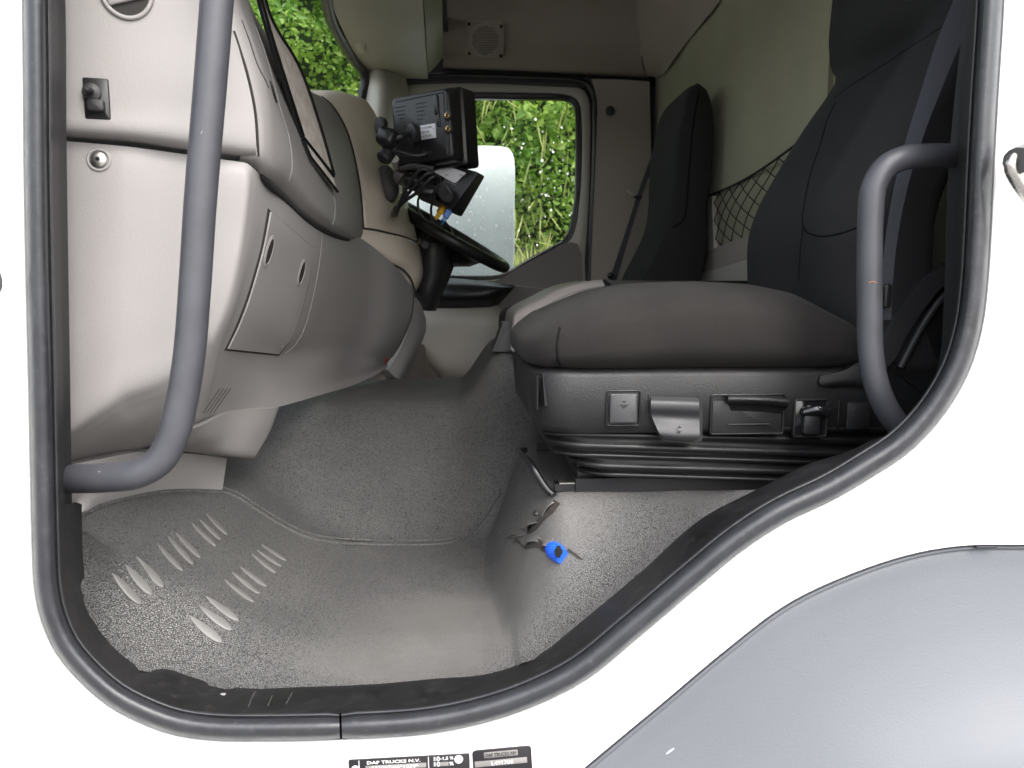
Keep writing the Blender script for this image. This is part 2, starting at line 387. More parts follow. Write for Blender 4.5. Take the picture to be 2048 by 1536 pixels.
def sphere_pts(name, c, r, m, parent, sc=(1, 1, 1), n=14, **k):
    v, f = [], []
    for i in range(n+1):
        a = math.pi*i/n
        for j in range(2*n): b = math.pi*j/n; v.append(c+Vector((r*sc[0]*math.sin(a)*math.cos(b), r*sc[1]*math.sin(a)*math.sin(b), r*sc[2]*math.cos(a))))
    for i in range(n):
        for j in range(2*n): f.append((i*2*n+j, i*2*n+(j+1) % (2*n), (i+1)*2*n+(j+1) % (2*n), (i+1)*2*n+j))
    return link(name, v, f, m, parent, True, **k)
def quadfan(name, pts3, back, m, parent, **k):      # flat-ish polygon given in 3D, extruded by back
    n = len(pts3); p = [Vector(q) for q in pts3]; b = Vector(back)
    tris = tessellate_polygon([p]); v = p+[q+b for q in p]
    f = [tuple(t) for t in tris]+[tuple(n+i for i in reversed(t)) for t in tris]
    f += [(i, (i+1) % n, n+(i+1) % n, n+i) for i in range(n)]
    return link(name, v, f, m, parent, k.pop('smooth', False), **k)
def box(name, a, b, m, parent, **k):
    (x0, y0, z0), (x1, y1, z1) = a, b
    v = [(x, y, z) for x in (x0, x1) for y in (y0, y1) for z in (z0, z1)]
    f = [(0, 1, 3, 2), (4, 6, 7, 5), (0, 4, 5, 1), (2, 3, 7, 6), (0, 2, 6, 4), (1, 5, 7, 3)]
    return link(name, v, f, m, parent, False, **k)
def surf(o):
    me = o.data; mw = ORG[o]
    return BVHTree.FromPolygons([v.co+mw for v in me.vertices], [tuple(p.vertices) for p in me.polygons])
def hit(bv, px, py, off=0.0):
    d = ray(px, py).normalized(); h = bv.ray_cast(EYE, d)
    if h[0] is None: 
        h2 = bv.find_nearest(P(px, py, 0.3)); p, n = h2[0], h2[1]
    else: p, n = h[0], h[1]
    if n.dot(d) > 0: n = -n
    return p+n*off, n
def on(bvs, pts, off=0.0):
    return [hit(bvs, a, b, off)[0] for a, b in pts]
def text(name, s, p, x, y, width, height, m, parent, lift=0.0004, bold=0.0):
    cu = bpy.data.curves.new('t', 'FONT'); cu.body = s; cu.size = 1; cu.offset = bold; cu.resolution_u = 2
    t = bpy.data.objects.new('t', cu); COL.objects.link(t)
    dg = bpy.context.evaluated_depsgraph_get(); me = bpy.data.meshes.new_from_object(t.evaluated_get(dg))
    co = np.array([v.co[:] for v in me.vertices]); lo, hi = co.min(0), co.max(0)
    n = x.cross(y).normalized()
    V = [p+x*((q[0]-lo[0])/(hi[0]-lo[0])*width)+y*((q[1]-lo[1])/(hi[1]-lo[1])*height)+n*lift for q in co]
    F = [tuple(q.vertices) for q in me.polygons]
    bpy.data.objects.remove(t); bpy.data.curves.remove(cu); bpy.data.meshes.remove(me)
    return link(name, V, F, m, parent, False)

# ================================================================== setting outside
def ground():
    xs = [-60, -8, -3, 0, 3, 8, 60]; prof = [(-60, 0), (-6, 0), (2.6, 0), (3.4, 0.25), (4.3, 1.1), (5.0, 1.62), (5.8, 1.9), (9, 2.2), (60, 2.6)]
    v = [(x, y, z) for y, z in prof for x in xs]; n = len(xs)
    f = [(i*n+j, i*n+j+1, (i+1)*n+j+1, (i+1)*n+j) for i in range(len(prof)-1) for j in range(n-1)]
    o = link('ground', v, f, 'asphalt', None, True, kind='structure')
    o.data.materials.append(M['earth'])
    for p in o.data.polygons:
        if p.center.y > 2.6: p.material_index = 1
ground()
BANK = lambda y: float(np.interp(y, [2.6, 3.4, 4.3, 5.0, 5.8, 9], [0, .25, 1.1, 1.62, 1.9, 2.2]))

def scatter(name, pos, size, tilt, m, label, cat, shape, tone):
    """many small leaf faces in one mesh; shape = list of (along, across) outline points"""
    N = len(pos); az = RNG.uniform(0, 2*np.pi, N); el = RNG.normal(tilt, 0.5, N); ro = RNG.uniform(0, 2*np.pi, N)
    d = np.stack([np.cos(az)*np.cos(el), np.sin(az)*np.cos(el), np.sin(el)], 1)
    t = np.stack([np.cos(ro), np.sin(ro), RNG.normal(0, .4, N)], 1); s = np.cross(d, t); s /= np.linalg.norm(s, axis=1)[:, None]+1e-9
    nn = np.cross(d, s)
    k = len(shape); V = np.zeros((N, k, 3))
    for i, (a, b, c) in enumerate(shape): V[:, i] = pos+(d*a+s*b+nn*c)*size[:, None]
    me = bpy.data.meshes.new(name)
    # two halves folded on the midrib: outline is tip0, left..., tip1, right...
    h = (k-2)//2; tip0, tip1 = 0, h+1
    left = list(range(0, h+2)); right = [tip1]+list(range(h+2, k))+[tip0]
    faces = []
    base = (np.arange(N)*k)
    F1 = base[:, None]+np.array(left)[None]; F2 = base[:, None]+np.array(right)[None]
    me.from_pydata(V.reshape(-1, 3).tolist(), [], F1.tolist()+F2.tolist())
    at = me.attributes.new('tone', 'FLOAT', 'FACE'); at.data.foreach_set('value', np.concatenate([tone, tone]).astype(np.float32))
    me.materials.append(M[m]); o = bpy.data.objects.new(name, me); COL.objects.link(o)
    o['kind'] = 'stuff'; o['label'] = label; o['category'] = cat
    return o
LEAF = [(0, 0, 0), (.3, .32, .07), (.65, .26, .07), (1, 0, -.04), (.65, -.26, .07), (.3, -.32, .07)]
def hedge():
    N = 85000
    x = RNG.uniform(-4.6, 3.6, N); z = RNG.uniform(0, 1, N)**0.9*4.0
    lump = 0.28*np.sin(x*3.1+z*2.2)+0.22*np.sin(x*5.3-z*4.1+1)+0.15*np.sin(z*6.3+x)
    y = 5.35+lump+np.abs(RNG.normal(0, .42, N))
    zz = np.array([BANK(q) for q in y])+z-0.1
    gap = np.sin(x*4.3+1.7*np.sin(z*3.1))*np.sin(z*5.2+1.3*np.sin(x*2.9))+.5*np.sin(x*11+z*8)
    y = np.where(gap < -.55, y+.45, y)
    size = RNG.uniform(.03, .066, N)*np.where(RNG.random(N) < .10, 1.6, 1)
    tone = np.clip(RNG.normal(.45, .25, N)+0.22*np.sin(x*2.3+z*3.7)+.12*np.sin(x*7-z*5), 0, 1)
    scatter('hedge', np.stack([x, y, zz], 1), size, -0.25, 'leaf', 'dense leafy green hedge seen through the cab windows', 'hedge', LEAF, tone)
    # backing sheet behind the leaf layer, the hedge's inner shade put into its colour
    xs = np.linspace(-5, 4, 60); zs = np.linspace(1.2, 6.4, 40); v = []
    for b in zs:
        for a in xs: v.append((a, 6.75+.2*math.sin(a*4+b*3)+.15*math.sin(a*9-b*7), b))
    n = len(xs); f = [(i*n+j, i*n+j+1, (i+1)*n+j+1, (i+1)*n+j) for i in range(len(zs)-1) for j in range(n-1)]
    link('hedge_backing', v, f, 'hedge_shade', None, True, kind='stuff', label='dark backing sheet coloured for the shade inside the hedge')['category'] = 'hedge'
    # thin arching stems and seed heads in front
    N = 260; x = RNG.uniform(-.2, 1.6, N); y = RNG.uniform(4.6, 5.4, N)
    zz = np.array([BANK(q) for q in y])+RNG.uniform(0, 1, N)**1.6*1.5
    stem = [(0, 0, 0), (.3, .02, 0), (.7, .02, .05), (1, 0, .12), (.7, -.02, .05), (.3, -.02, 0)]
    scatter('tall_weeds', np.stack([x, y, zz], 1), RNG.uniform(.1, .3, N), 1.1, 'grass_blade', 'tall pale grass stems standing before the hedge', 'weeds', stem, RNG.uniform(.3, 1, N))
    N = 26000; x = RNG.uniform(-1.2, 2.2, N); y = RNG.uniform(3.6, 4.95, N); zz = np.array([BANK(q) for q in y])
    scatter('bank_grass', np.stack([x, y, zz], 1), RNG.uniform(.10, .34, N), 1.2, 'grass_blade', 'rough yellow green grass covering the roadside bank', 'grass', stem, RNG.uniform(0, 1, N))
    N = 170; x = RNG.uniform(.25, 1.25, N); z = RNG.beta(2.2, 2.4, N)*1.1+.15; y = 5.0+.2*np.sin(x*5+z*3)-RNG.random(N)*.25
    pet = [(0, 0, 0), (.15, .35, 0), (.5, .5, 0), (.85, .35, 0), (1, 0, 0), (.85, -.35, 0), (.5, -.5, 0), (.15, -.35, 0)]
    pet = [(0, 0, 0), (.2, .42, 0), (.8, .42, 0), (1, 0, 0), (.8, -.42, 0), (.2, -.42, 0)]
    scatter('white_flowers', np.stack([x, y, z+1.62], 1), RNG.uniform(.010, .024, N), .5, 'petal', 'small white daisy heads scattered before the hedge', 'flowers', pet, RNG.uniform(0, 1, N))
    N = 5; x = RNG.uniform(.5, 1.1, N); z = RNG.uniform(.3, .9, N)
    scatter('yellow_flowers', np.stack([x, np.full(N, 5.0), z+1.62], 1), RNG.uniform(.02, .03, N), .5, 'petal_yellow', 'few yellow flower heads among the white daisies', 'flowers', pet, RNG.uniform(0, 1, N))
hedge()

# ================================================================== truck cab shell
cab = thing('truck_cab', 'white truck cab body around the open door', 'truck cab', (0, 0.9, 0.75))
Opx = [(47, -40), (49, 150), (50, 300), (53, 500), (60, 800), (64, 1000), (66, 1080), (71, 1179), (84, 1240), (111, 1301), (153, 1354), (214, 1408), (267, 1438), (343, 1467), (420, 1479), (534, 1481), (700, 1477), (866, 1465), (990, 1438), (1093, 1400), (1176, 1355), (1280, 1270), (1404, 1165), (1490, 1095), (1573, 1042), (1668, 997), (1744, 952), (1811, 908), (1865, 855), (1908, 795), (1940, 730), (1962, 650), (1973, 560), (1979, 463), (1985, 330), (1993, 185), (2005, -10),
       (2020, -500), (2010, -760), (1930, -870), (1780, -900), (1000, -905), (270, -900), (120, -870), (60, -770), (46, -500)]
NO = 260
OC = cr([(a, b) for a, b in Opx], NO, closed=True)
tg = np.roll(OC, -1, 0)-np.roll(OC, 1, 0); tg /= np.linalg.norm(tg, axis=1)[:, None]
ON = np.stack([tg[:, 1], -tg[:, 0]], 1)             # inward normal in pixel space (y down)
if (np.array([1000, 600])-OC[0]).dot(ON[0]) < 0: ON = -ON
def oring(off, Y): return [P(*(OC[i]+ON[i]*off), Y) for i in range(NO)]

ARCH = [(2600, 1092), (2300, 1088), (2048, 1089), (1925, 1091), (1821, 1108), (1697, 1149), (1573, 1208), (1448, 1302), (1324, 1406), (1200, 1509), (1100, 1594), (980, 1700)]
AC = cr(ARCH, 70)
def side_panel():
    hole = oring(-9, 0.0)
    outer = [P(-1700, -1500, 0), P(-1700, 1850, 0), P(860, 1800, 0)]+[P(a, b, 0) for a, b in AC[::-1]]+[P(3300, 1092, 0), P(3300, -1500, 0)]
    # tessellate in the door plane
    loops = [[Vector((q.x, q.z, 0)) for q in outer], [Vector((q.x, q.z, 0)) for q in hole]]
    tr = tessellate_polygon(loops); v = list(outer)+list(hole); f = [tuple(t) for t in tr]
    n0 = len(outer)
    prev = [n0+i for i in range(NO)]
    for off, Y in ((-5, .0008), (-1.5, .003), (0, .008), (1, .035)):
        r = oring(off, Y); b = len(v); v += r; cur = [b+i for i in range(NO)]
        f += [(prev[i], prev[(i+1) % NO], cur[(i+1) % NO], cur[i]) for i in range(NO)]; prev = cur
    # arch flange
    b = len(v); na = len(AC); v += [P(a, c, 0)+Vector((0, .02, 0)) for a, c in AC[::-1]]
    f += [(3+i, 4+i, b+i+1, b+i) for i in range(na-1)]
    o = link('side_panel', v, f, 'white_paint', cab, True, sharp=0.3)
    return o
side_panel()

def seal():
    prof = [(-1, .012), (-2, .002), (1, -.006), (8, -.0125), (18, -.0155), (29, -.0145), (38, -.009), (43, -.001), (45, .006), (45.5, .010), (47, .006), (50, .004), (53, .008), (54, .026)]
    # start at the joint in the bottom run
    k0 = int(np.argmin(np.abs(OC[:, 0]-688)+10*(OC[:, 1] < 1300)))
    idx = [(k0+i) % NO for i in range(NO+1)]
    v, f = [], []
    for c, i in enumerate(idx):
        pos, nn = OC[i].copy(), ON[i]
        if c == 0: pos = pos+tg[i]*2.2
        if c == NO: pos = pos-tg[i]*2.2
        sq = 0.9 if c in (0, NO) else 1.0
        for off, Y in prof: v.append(P(*(pos+nn*(22+(off-22)*sq)), Y*sq if Y < 0 else Y))
    n = len(prof)
    f = [(a*n+k, a*n+k+1, (a+1)*n+k+1, (a+1)*n+k) for a in range(NO) for k in range(n-1)]
    link('door_seal', v, f, 'seal_rubber', cab, True, label='black rubber door seal with a joint at the bottom')
seal()

def strip(name, a, b, m, parent, Y0, Y1, n=90, bulge=0.004, **k):
    """trim between two pixel curves, outer at depth Y0 and inner at depth Y1"""
    A = cr(a, n); B = cr(b, n); rows = []
    for t in np.linspace(0, 1, 7):
        C = A+(B-A)*t; Y = Y0+(Y1-Y0)*t
        rows.append([tuple(P(*C[i], Y)+Vector((0, -bulge*math.sin(math.pi*t), 0))) for i in range(n)])
    G = np.array(rows)
    # roll the inner edge down behind
    G = np.concatenate([G, (G[-1:]+np.array([0, .012, -.006]))], 0)
    return gridmesh(name, G, m, parent, **k)
def off_curve(x0, x1, off, left=None):
    """stretch of the seal's inner edge, by index of nearest outline points"""
    i0 = int(np.argmin(np.linalg.norm(OC-np.array(x0), axis=1))); i1 = int(np.argmin(np.linalg.norm(OC-np.array(x1), axis=1)))
    idx = [(i0+k) % NO for k in range(((i1-i0) % NO)+1)]
    return [tuple(OC[i]+ON[i]*off) for i in idx]
strip('pillar_trim', off_curve((46, -500), (64, 1010), 51), [(112, -500), (115, -60), (118, 0), (120, 250), (122, 400), (127, 700), (132, 1010)], 'trim_grain', cab, .022, .075)
SILL_IN = [(152, 1004), (153, 1060), (154, 1103), (164, 1186), (183, 1236), (214, 1282), (267, 1328), (290, 1341), (328, 1338), (381, 1354), (439, 1370), (496, 1377), (610, 1374), (700, 1371), (780, 1366), (866, 1358), (969, 1349), (1031, 1331), (1093, 1300), (1155, 1250), (1280, 1146), (1404, 1037), (1487, 992), (1548, 962), (1609, 931), (1699, 902), (1744, 880), (1784, 868)]
strip('sill_trim', off_curve((64, 1004), (1838, 885), 51), SILL_IN, 'sill_black', cab, .020, .09, n=160, bulge=.003, label='scuffed black sill trim along the door step')
strip('pillar_trim', off_curve((1830, 893), (2020, -500), 51), [(1788, 868), (1815, 850), (1840, 820), (1874, 770), (1893, 707), (1901, 600), (1904, 532), (1911, 324), (1928, 139), (1945, 0), (1990, -500)], 'trim_grain', cab, .022, .10)

# scuffs and dirt on sill: small real flecks
sv = []
EZ = EYE.z
# shell: roof, rear, front, far side, floor pan (only what closes the cab)
box('roof_skin', (-.62, .06, EZ+1.04), (.9, 2.02, EZ+1.08), 'white_paint', cab)
box('floor_pan', (-.75, .1, EZ-.60), (.9, 2.02, EZ-.56), 'dash_gap', cab)
box('front_bulkhead', (-.72, .05, EZ-.6), (-.66, 2.0, EZ+.15), 'dash_gap', cab)
box('side_skin', (-.72, 2.06, EZ-.75), (.95, 2.09, EZ-.02), 'white_paint', cab)
box('rear_skin', (.92, .03, EZ-.6), (.95, 2.05, EZ+1.06), 'white_paint', cab)
box('front_quarter_lining', (-.72, .035, EZ-.6), (-.50, .05, EZ+1.0), 'dash_gap', cab)
box('rear_quarter_lining', (.66, .035, EZ-.6), (.93, .05, EZ+1.0), 'trim_grain', cab)
box('top_rail_lining', (-.72, .035, EZ+.77), (.93, .07, EZ+1.05), 'lining_brown', cab)
box('side_skin', (-.30, 2.06, EZ+.748), (.95, 2.09, EZ+1.06), 'white_paint', cab)
box('side_skin', (.48, 2.06, EZ-.02), (.95, 2.09, EZ+.7475), 'white_paint', cab)
box('header_filler', (-.30, 1.985, EZ+.735), (.7, 2.0, EZ+.84), 'trim_grain', cab)
box('pillar_filler', (.418, 1.985, EZ-.3), (.7, 2.0, EZ+.76), 'trim_grain', cab)
# rear wall lining: flat behind the driver, set back behind the passenger seat
def rear_wall():
    ny, nz = 60, 40; G = np.zeros((nz, ny, 3))
    for i, z in enumerate(np.linspace(-.6, .86, nz)):
        for j, y in enumerate(np.linspace(.665, 2.0, ny)):
            G[i, j] = (.675+.004*math.sin(y*9+z*3)+.003*math.sin(y*23+1.3*z)+.12*max(0, z-.80), y, EZ+z)
    gridmesh('rear_wall_lining', G, 'curtain_fabric', cab, back=(.012, 0, 0), label='olive beige felt lining on the rear wall')
rear_wall()
box('rear_wall_return', (.687, .655, EZ-.6), (.90, .663, EZ+1.03), 'curtain_fabric', cab)
box('rear_wall_recess', (.885, .06, EZ-.6), (.90, .66, EZ+1.03), 'curtain_fabric', cab)

# overhead panels above the driver's door
patch('overhead_lining', [[(884, -90, 1.74), (1000, -90, 1.74), (1150, -90, 1.74), (1266, -90, 1.74)],
                          [(886, 0, 1.80), (1000, 0, 1.80), (1150, 0, 1.80), (1270, 0, 1.80)],
                          [(886, 90, 1.87), (1000, 93, 1.87), (1150, 98, 1.87), (1282, 104, 1.87)],
                          [(886, 126, 1.915), (1000, 130, 1.915), (1150, 137, 1.915), (1288, 142, 1.915)],
                          [(886, 133, 1.93), (1000, 137, 1.93), (1150, 144, 1.93), (1296, 151, 1.93)],
                          [(886, 138, 1.96), (1000, 142, 1.96), (1150, 149, 1.96), (1298, 156, 1.96)]], 'lining_brown', cab, 30, 30, back=(0, .05, .03), label='brown felt overhead panel above the driver door')
patch('overhead_corner', [[(1266, -90, 1.74), (1380, -90, 1.45), (1500, -90, 1.10)],
                          [(1270, 0, 1.80), (1360, 0, 1.55), (1441, 0, 1.27)],
                          [(1276, 55, 1.84), (1340, 58, 1.68), (1397, 55, 1.45)],
                          [(1284, 112, 1.88), (1322, 118, 1.80), (1350, 116, 1.66)],
                          [(1291, 142, 1.915), (1312, 148, 1.89), (1330, 146, 1.79)],
                          [(1297, 152, 1.93), (1312, 155, 1.92), (1326, 152, 1.86)]], 'lining_brown', cab, 20, 24, back=(.02, .02, .05))
bvo = surf([o for o in bpy.data.objects if o.name == 'overhead_lining'][0])
# trim strip under the overhead panel (dark gap, then the header of the door aperture)
patch('door_header', [[(800, 138, 1.96), (950, 146, 1.96), (1100, 152, 1.96), (1200, 158, 1.96), (1300, 160, 1.96)],
                      [(800, 168, 1.965), (950, 166, 1.965), (1100, 172, 1.965), (1200, 176, 1.965), (1300, 178, 1.965)]], 'trim_grain', cab, 24, 6, back=(0, .02, 0))
patch('rear_pillar_lining', [[(1183, 158, 1.945), (1240, 159, 1.935), (1299, 163, 1.93)], [(1194, 200, 1.945), (1245, 200, 1.935), (1300, 210, 1.93)],
                        [(1190, 300, 1.945), (1245, 300, 1.93), (1302, 300, 1.925)], [(1184, 450, 1.945), (1240, 450, 1.93), (1302, 450, 1.925)],
                        [(1180, 660, 1.945), (1240, 660, 1.93), (1302, 660, 1.925)]], 'pillar_taupe', cab, 16, 24, back=(0, .05, 0))
p = P(1220, 222, 1.93); fr = frame(p, Vector((0, -1, 0)))
stack('screw_cap', fr, [(ell2(.016, .016), 0), (ell2(.016, .016), .004), (ell2(.012, .012), .0055)], 'dark_grey_plastic', cab)
# overhead console over the windscreen: underside and rear face
patch('overhead_console', [[(640, -60, 1.05), (740, -70, 1.0), (838, -80, .98)], [(668, 20, 1.25), (750, 15, 1.25), (846, 10, 1.25)],
                           [(690, 70, 1.45), (765, 68, 1.45), (849, 60, 1.45)], [(712, 112, 1.68), (775, 115, 1.7), (852, 108, 1.7)],
                           [(732, 138, 1.86), (785, 146, 1.9), (855, 150, 1.9)], [(738, 150, 1.93), (790, 156, 1.94), (856, 158, 1.94)]], 'console_beige', cab, 24, 30, back=(0, 0, .03), label='beige overhead console above the windscreen')
patch('console_rear_face', [[(840, -80, .99), (862, -100, 1.0), (880, -120, 1.0)], [(848, 10, 1.26), (866, 0, 1.27), (884, -15, 1.27)],
                            [(852, 60, 1.46), (868, 55, 1.47), (885, 45, 1.47)], [(854, 108, 1.71), (870, 100, 1.72), (886, 85, 1.72)],
                            [(857, 147, 1.9), (872, 132, 1.9), (886, 115, 1.9)]], 'console_beige', cab, 10, 24, back=(-.02, 0, .02))
box('console_shelf_back', (-.36, .1, EZ+.86), (-.05, 1.93, EZ+.9), 'dash_gap', cab)
patch('visor_bracket', [[(676, 20, 1.30), (694, 10, 1.28), (708, 20, 1.3)], [(694, 62, 1.45), (712, 55, 1.42), (722, 66, 1.45)], [(706, 88, 1.55), (720, 84, 1.52), (730, 92, 1.55)], [(716, 104, 1.6), (724, 106, 1.6), (728, 108, 1.6)]], 'console_beige', cab, 12, 14, back=(0, .02, .02))
# far windscreen pillar
patch('windscreen_pillar', [[(724, 130, 1.90), (760, 140, 1.86), (810, 150, 1.93)], [(728, 160, 1.90), (765, 165, 1.85), (815, 175, 1.94)],
                   [(722, 200, 1.90), (760, 210, 1.85), (812, 230, 1.94)], [(712, 330, 1.90), (750, 330, 1.85), (805, 330, 1.94)], [(700, 480, 1.90), (740, 480, 1.85), (800, 480, 1.94)]], 'door_beige', cab, 18, 22, back=(0, .05, 0))

# windscreen: glass with black border
ws = thing('windscreen', 'clear windscreen glass with black edge band above the dashboard', 'windscreen', (-.5, 1.0, EZ+.15))
def ws_pt(y, t): return Vector((-.52+.15*t, y, EZ+.12+.68*t))
G = np.array([[tuple(ws_pt(y, t)) for y in np.linspace(.08, 1.95, 20)] for t in np.linspace(0, 1, 12)])
gridmesh('pane', G, 'glass', ws)
frit = [(560, -230, .8), (636, -60, 1.05), (664, 40, 1.35), (688, 87, 1.55), (710, 124, 1.75), (727, 143, 1.87), (731, 162, 1.89), (725, 192, 1.89), (712, 280, 1.89)]
tube('edge_band', frit, .0165, 'black_plastic', ws, n=60)

# ================================================================== floor mat (height field over the cab floor)
mat_t = thing('floor_mat', 'grey pebble-grained rubber floor mat, torn near the seat', 'floor mat', (0, .4, EZ-.44))
ZS = [P(a, b, .09) for a, b in SILL_IN[6:]]
zsx = [q.x for q in ZS]; zsz = [q.z-EZ for q in ZS]
LZ = [P(a, b, .09) for a, b in [(150, 1050), (154, 1103), (164, 1186), (183, 1236), (214, 1282), (267, 1328), (381, 1354), (496, 1377), (610, 1374), (780, 1366), (969, 1349), (1031, 1331), (1093, 1300)]]
lzx = [q.x for q in LZ]; lzz = [q.z-EZ for q in LZ]
def sst(a, b, x): t = min(1, max(0, (x-a)/(b-a))); return t*t*(3-2*t)
def smax(a, b, k=.018):
    h = max(0, k-abs(a-b)); return max(a, b)+h*h/(4*k)
def smin(a, b, k=.018): return -smax(-a, -b, k)
def matz(x, y):
    z = -.441
    toe = -.441+.60*(-.235-x); toe = smin(toe, -.26, .05)
    z = smax(z, toe, .05)
    u = sst(-.02, .085, x)
    cap = -.226+.110*u
    tun = smin(-.441+(.80+.42*u)*(y-.575), cap, .03)
    z = smax(z, tun, .022)
    if x > -.02:
        near = min(float(np.interp(x, zsx, zsz))-.002, -.232)
        far = smin(-.270, -.441+2.6*(x-.042-.010*math.sin(y*11)), .055)
        t = sst(.09, .25, y)
        rz = max(near, -.445)*(1-t)+max(far, -.46)*t
        rz -= .06*(1-sst(-.02, .04, x))
        z = smax(z, rz, .034)
    if x < .06: nz = float(np.interp(x, lzx, lzz))-.002; t = sst(.085, .20, y); z = nz*(1-t)+z*t
    z += .0008*math.sin(x*37+y*21)*math.sin(y*31-x*13)
    return z
def build_mat():
    xs = np.concatenate([np.linspace(-.66, -.05, 60), np.linspace(-.04, .2, 70), np.linspace(.21, .62, 30)])
    ys = np.concatenate([np.linspace(.083, .30, 45), np.linspace(.306, .62, 55), np.linspace(.63, 1.30, 40)])
    G = np.array([[(x, y, EZ+matz(x, y)) for x in xs] for y in ys])
    return gridmesh('mat_sheet', G, 'floor_rubber', mat_t, sharp=None)
MS = build_mat(); bvm = surf(MS)
def ridge(name, px, r, off=0.0006):
    return tube(name, on(bvm, px, off), r, 'floor_rubber', mat_t, n=70, seg=8)
RID = [(440, 983), (470, 993), (520, 1025), (560, 1050), (610, 1074), (660, 1085), (760, 1090), (850, 1090), (900, 1086), (935, 1070), (965, 1040), (985, 1010), (1000, 985)]
tube('welt', on(bvm, RID, .0006), .0030, 'floor_rubber', mat_t, n=70, seg=8); ridge('welt', [(a+2, b-9) for a, b in RID], .0024)
ridge('welt', [(160, 1033), (200, 1014), (264, 996), (330, 985), (395, 983), (440, 985)], .004)
bars = []
for g in [[(585, 515, 740, 680), (655, 470, 795, 630), (715, 430, 855, 590)], [(825, 365, 955, 505), (880, 325, 1010, 470), (920, 305, 1048, 435)],
          [(1005, 255, 1130, 375), (1045, 235, 1155, 340), (1080, 205, 1190, 315)], [(985, 735, 1165, 880), (1040, 685, 1215, 815), (1075, 635, 1250, 765)],
          [(1175, 550, 1330, 668), (1215, 510, 1360, 625), (1260, 485, 1395, 585)], [(1320, 415, 1445, 515), (1345, 395, 1475, 480), (1370, 365, 1500, 450)]]:
    for a, b, c, d in g:
        A = hit(bvm, a/2.622, 950+b/2.622)[0]; B = hit(bvm, c/2.622, 950+d/2.622)[0]
        mid, n = hit(bvm, (a+c)/2/2.622, 950+(b+d)/2/2.622)
        L = (B-A).length; x = (B-A).normalized(); y = n.cross(x).normalized(); n = x.cross(y)
        out = []
        for k in range(24):
            th = 2*math.pi*k/24; cx = math.cos(th); out.append((L/2*cx, .0054*math.sin(th)*abs(math.sin(th))**.25*(1+.35*cx)))
        mid = (A+B)/2
        stack('tread_bar', (mid, x, y, n), [(out, -.004), (out, .0008), ([(p*.95, q*.7) for p, q in out], .0017)], 'mat_smooth', mat_t)
# the tear: dark strips on the mat painted for its shaded opening, curled lips
def tear(px, w, name='tear'):
    pts = on(bvm, px, .0014); n = len(pts); v = []; 
    for i, q in enumerate(pts):
        nn = hit(bvm, *px[i])[1]; t = (pts[min(i+1, n-1)]-pts[max(i-1, 0)]).normalized(); s = nn.cross(t)
        k = w[i]; v += [q+s*k, q-s*k]
    f = [(2*i, 2*i+1, 2*i+3, 2*i+2) for i in range(n-1)]
    link(name, v, f, 'tear_dark', mat_t, False)
tear([(1115, 1004), (1103, 1020), (1090, 1032), (1078, 1046), (1068, 1056), (1056, 1066)], [.008, .008, .006, .007, .005, .002])
tear([(1014, 1078), (1024, 1072), (1032, 1071)], [.0006, .0014, .0008])
tear([(1027, 1086), (1034, 1080), (1044, 1090), (1054, 1098)], [.001, .002, .0014, .0008])
tear([(1054, 1096), (1063, 1087), (1072, 1085), (1080, 1088), (1090, 1096), (1100, 1098)], [.002, .005, .0065, .005, .005, .006])
tear([(1136, 1100), (1146, 1106), (1156, 1114), (1166, 1120)], [.002, .0016, .0014, .0006])
def flap(px, dpx, lift, name='torn_flap'):
    """lifted ragged edge of the mat beside the tear: root on the mat, free edge raised"""
    n = len(px); rows = []
    for k, t in enumerate((0, .35, .7, 1.0)):
        r = []
        for i, (a, b) in enumerate(px):
            j = (1-t); q, nn = hit(bvm, a+dpx[0]*j, b+dpx[1]*j, -.001)
            jag = .0016*math.sin(i*2.7+k)*t
            r.append(q+nn*(lift*t*t*(.6+.4*math.sin(i*1.9))+jag))
        rows.append(r)
    G = grid(rows, 36, 10); gridmesh(name, G, 'floor_rubber', mat_t, back=(0, .001, -.0014), sharp=None)
flap([(1112, 1008), (1102, 1018), (1092, 1028), (1080, 1042), (1068, 1054), (1058, 1064)], (-30, -14), .0085)
flap([(1052, 1094), (1062, 1086), (1074, 1084), (1084, 1088), (1094, 1094), (1104, 1092)], (4, -26), .0075)
flap([(1024, 1076), (1034, 1074), (1046, 1072), (1056, 1070)], (-6, -14), .004)
q = hit(bvm, 1081, 1031, .006); stack('plastic_clip', frame(q[0], q[1]), [(ell2(.006, .004), 0), (ell2(.006, .004), .004), (ell2(.003, .002), .005)], 'dark_grey_plastic', mat_t)
# blue pipe end poking through the tear
bp = thing('pipe_cap', 'bright blue plastic pipe end poking through the torn mat', 'pipe cap', tuple(hit(bvm, 1112, 1104)[0]))
a = hit(bvm, 1094, 1092, -.006)[0]; b = hit(bvm, 1127, 1116, .004)[0]
tube('pipe', [a, a.lerp(b, .5), b], [.0085, .0115, .0122, .0115, .009], 'blue_plastic', bp, n=16, seg=18)
d = (b-a).normalized(); nn = hit(bvm, 1122, 1112)[1]
e = hit(bvm, 1127, 1112, .0165)[0]; fr = frame(e, (EYE-e))
stack('bore', fr, [(ell2(.0055, .0055, 14), -.002), (ell2(.0055, .0055, 14), .0005)], 'hole_black', bp)
slab('keyway', fr, .0055, .0148, .0009, 'hole_black', bp, r=.0005)

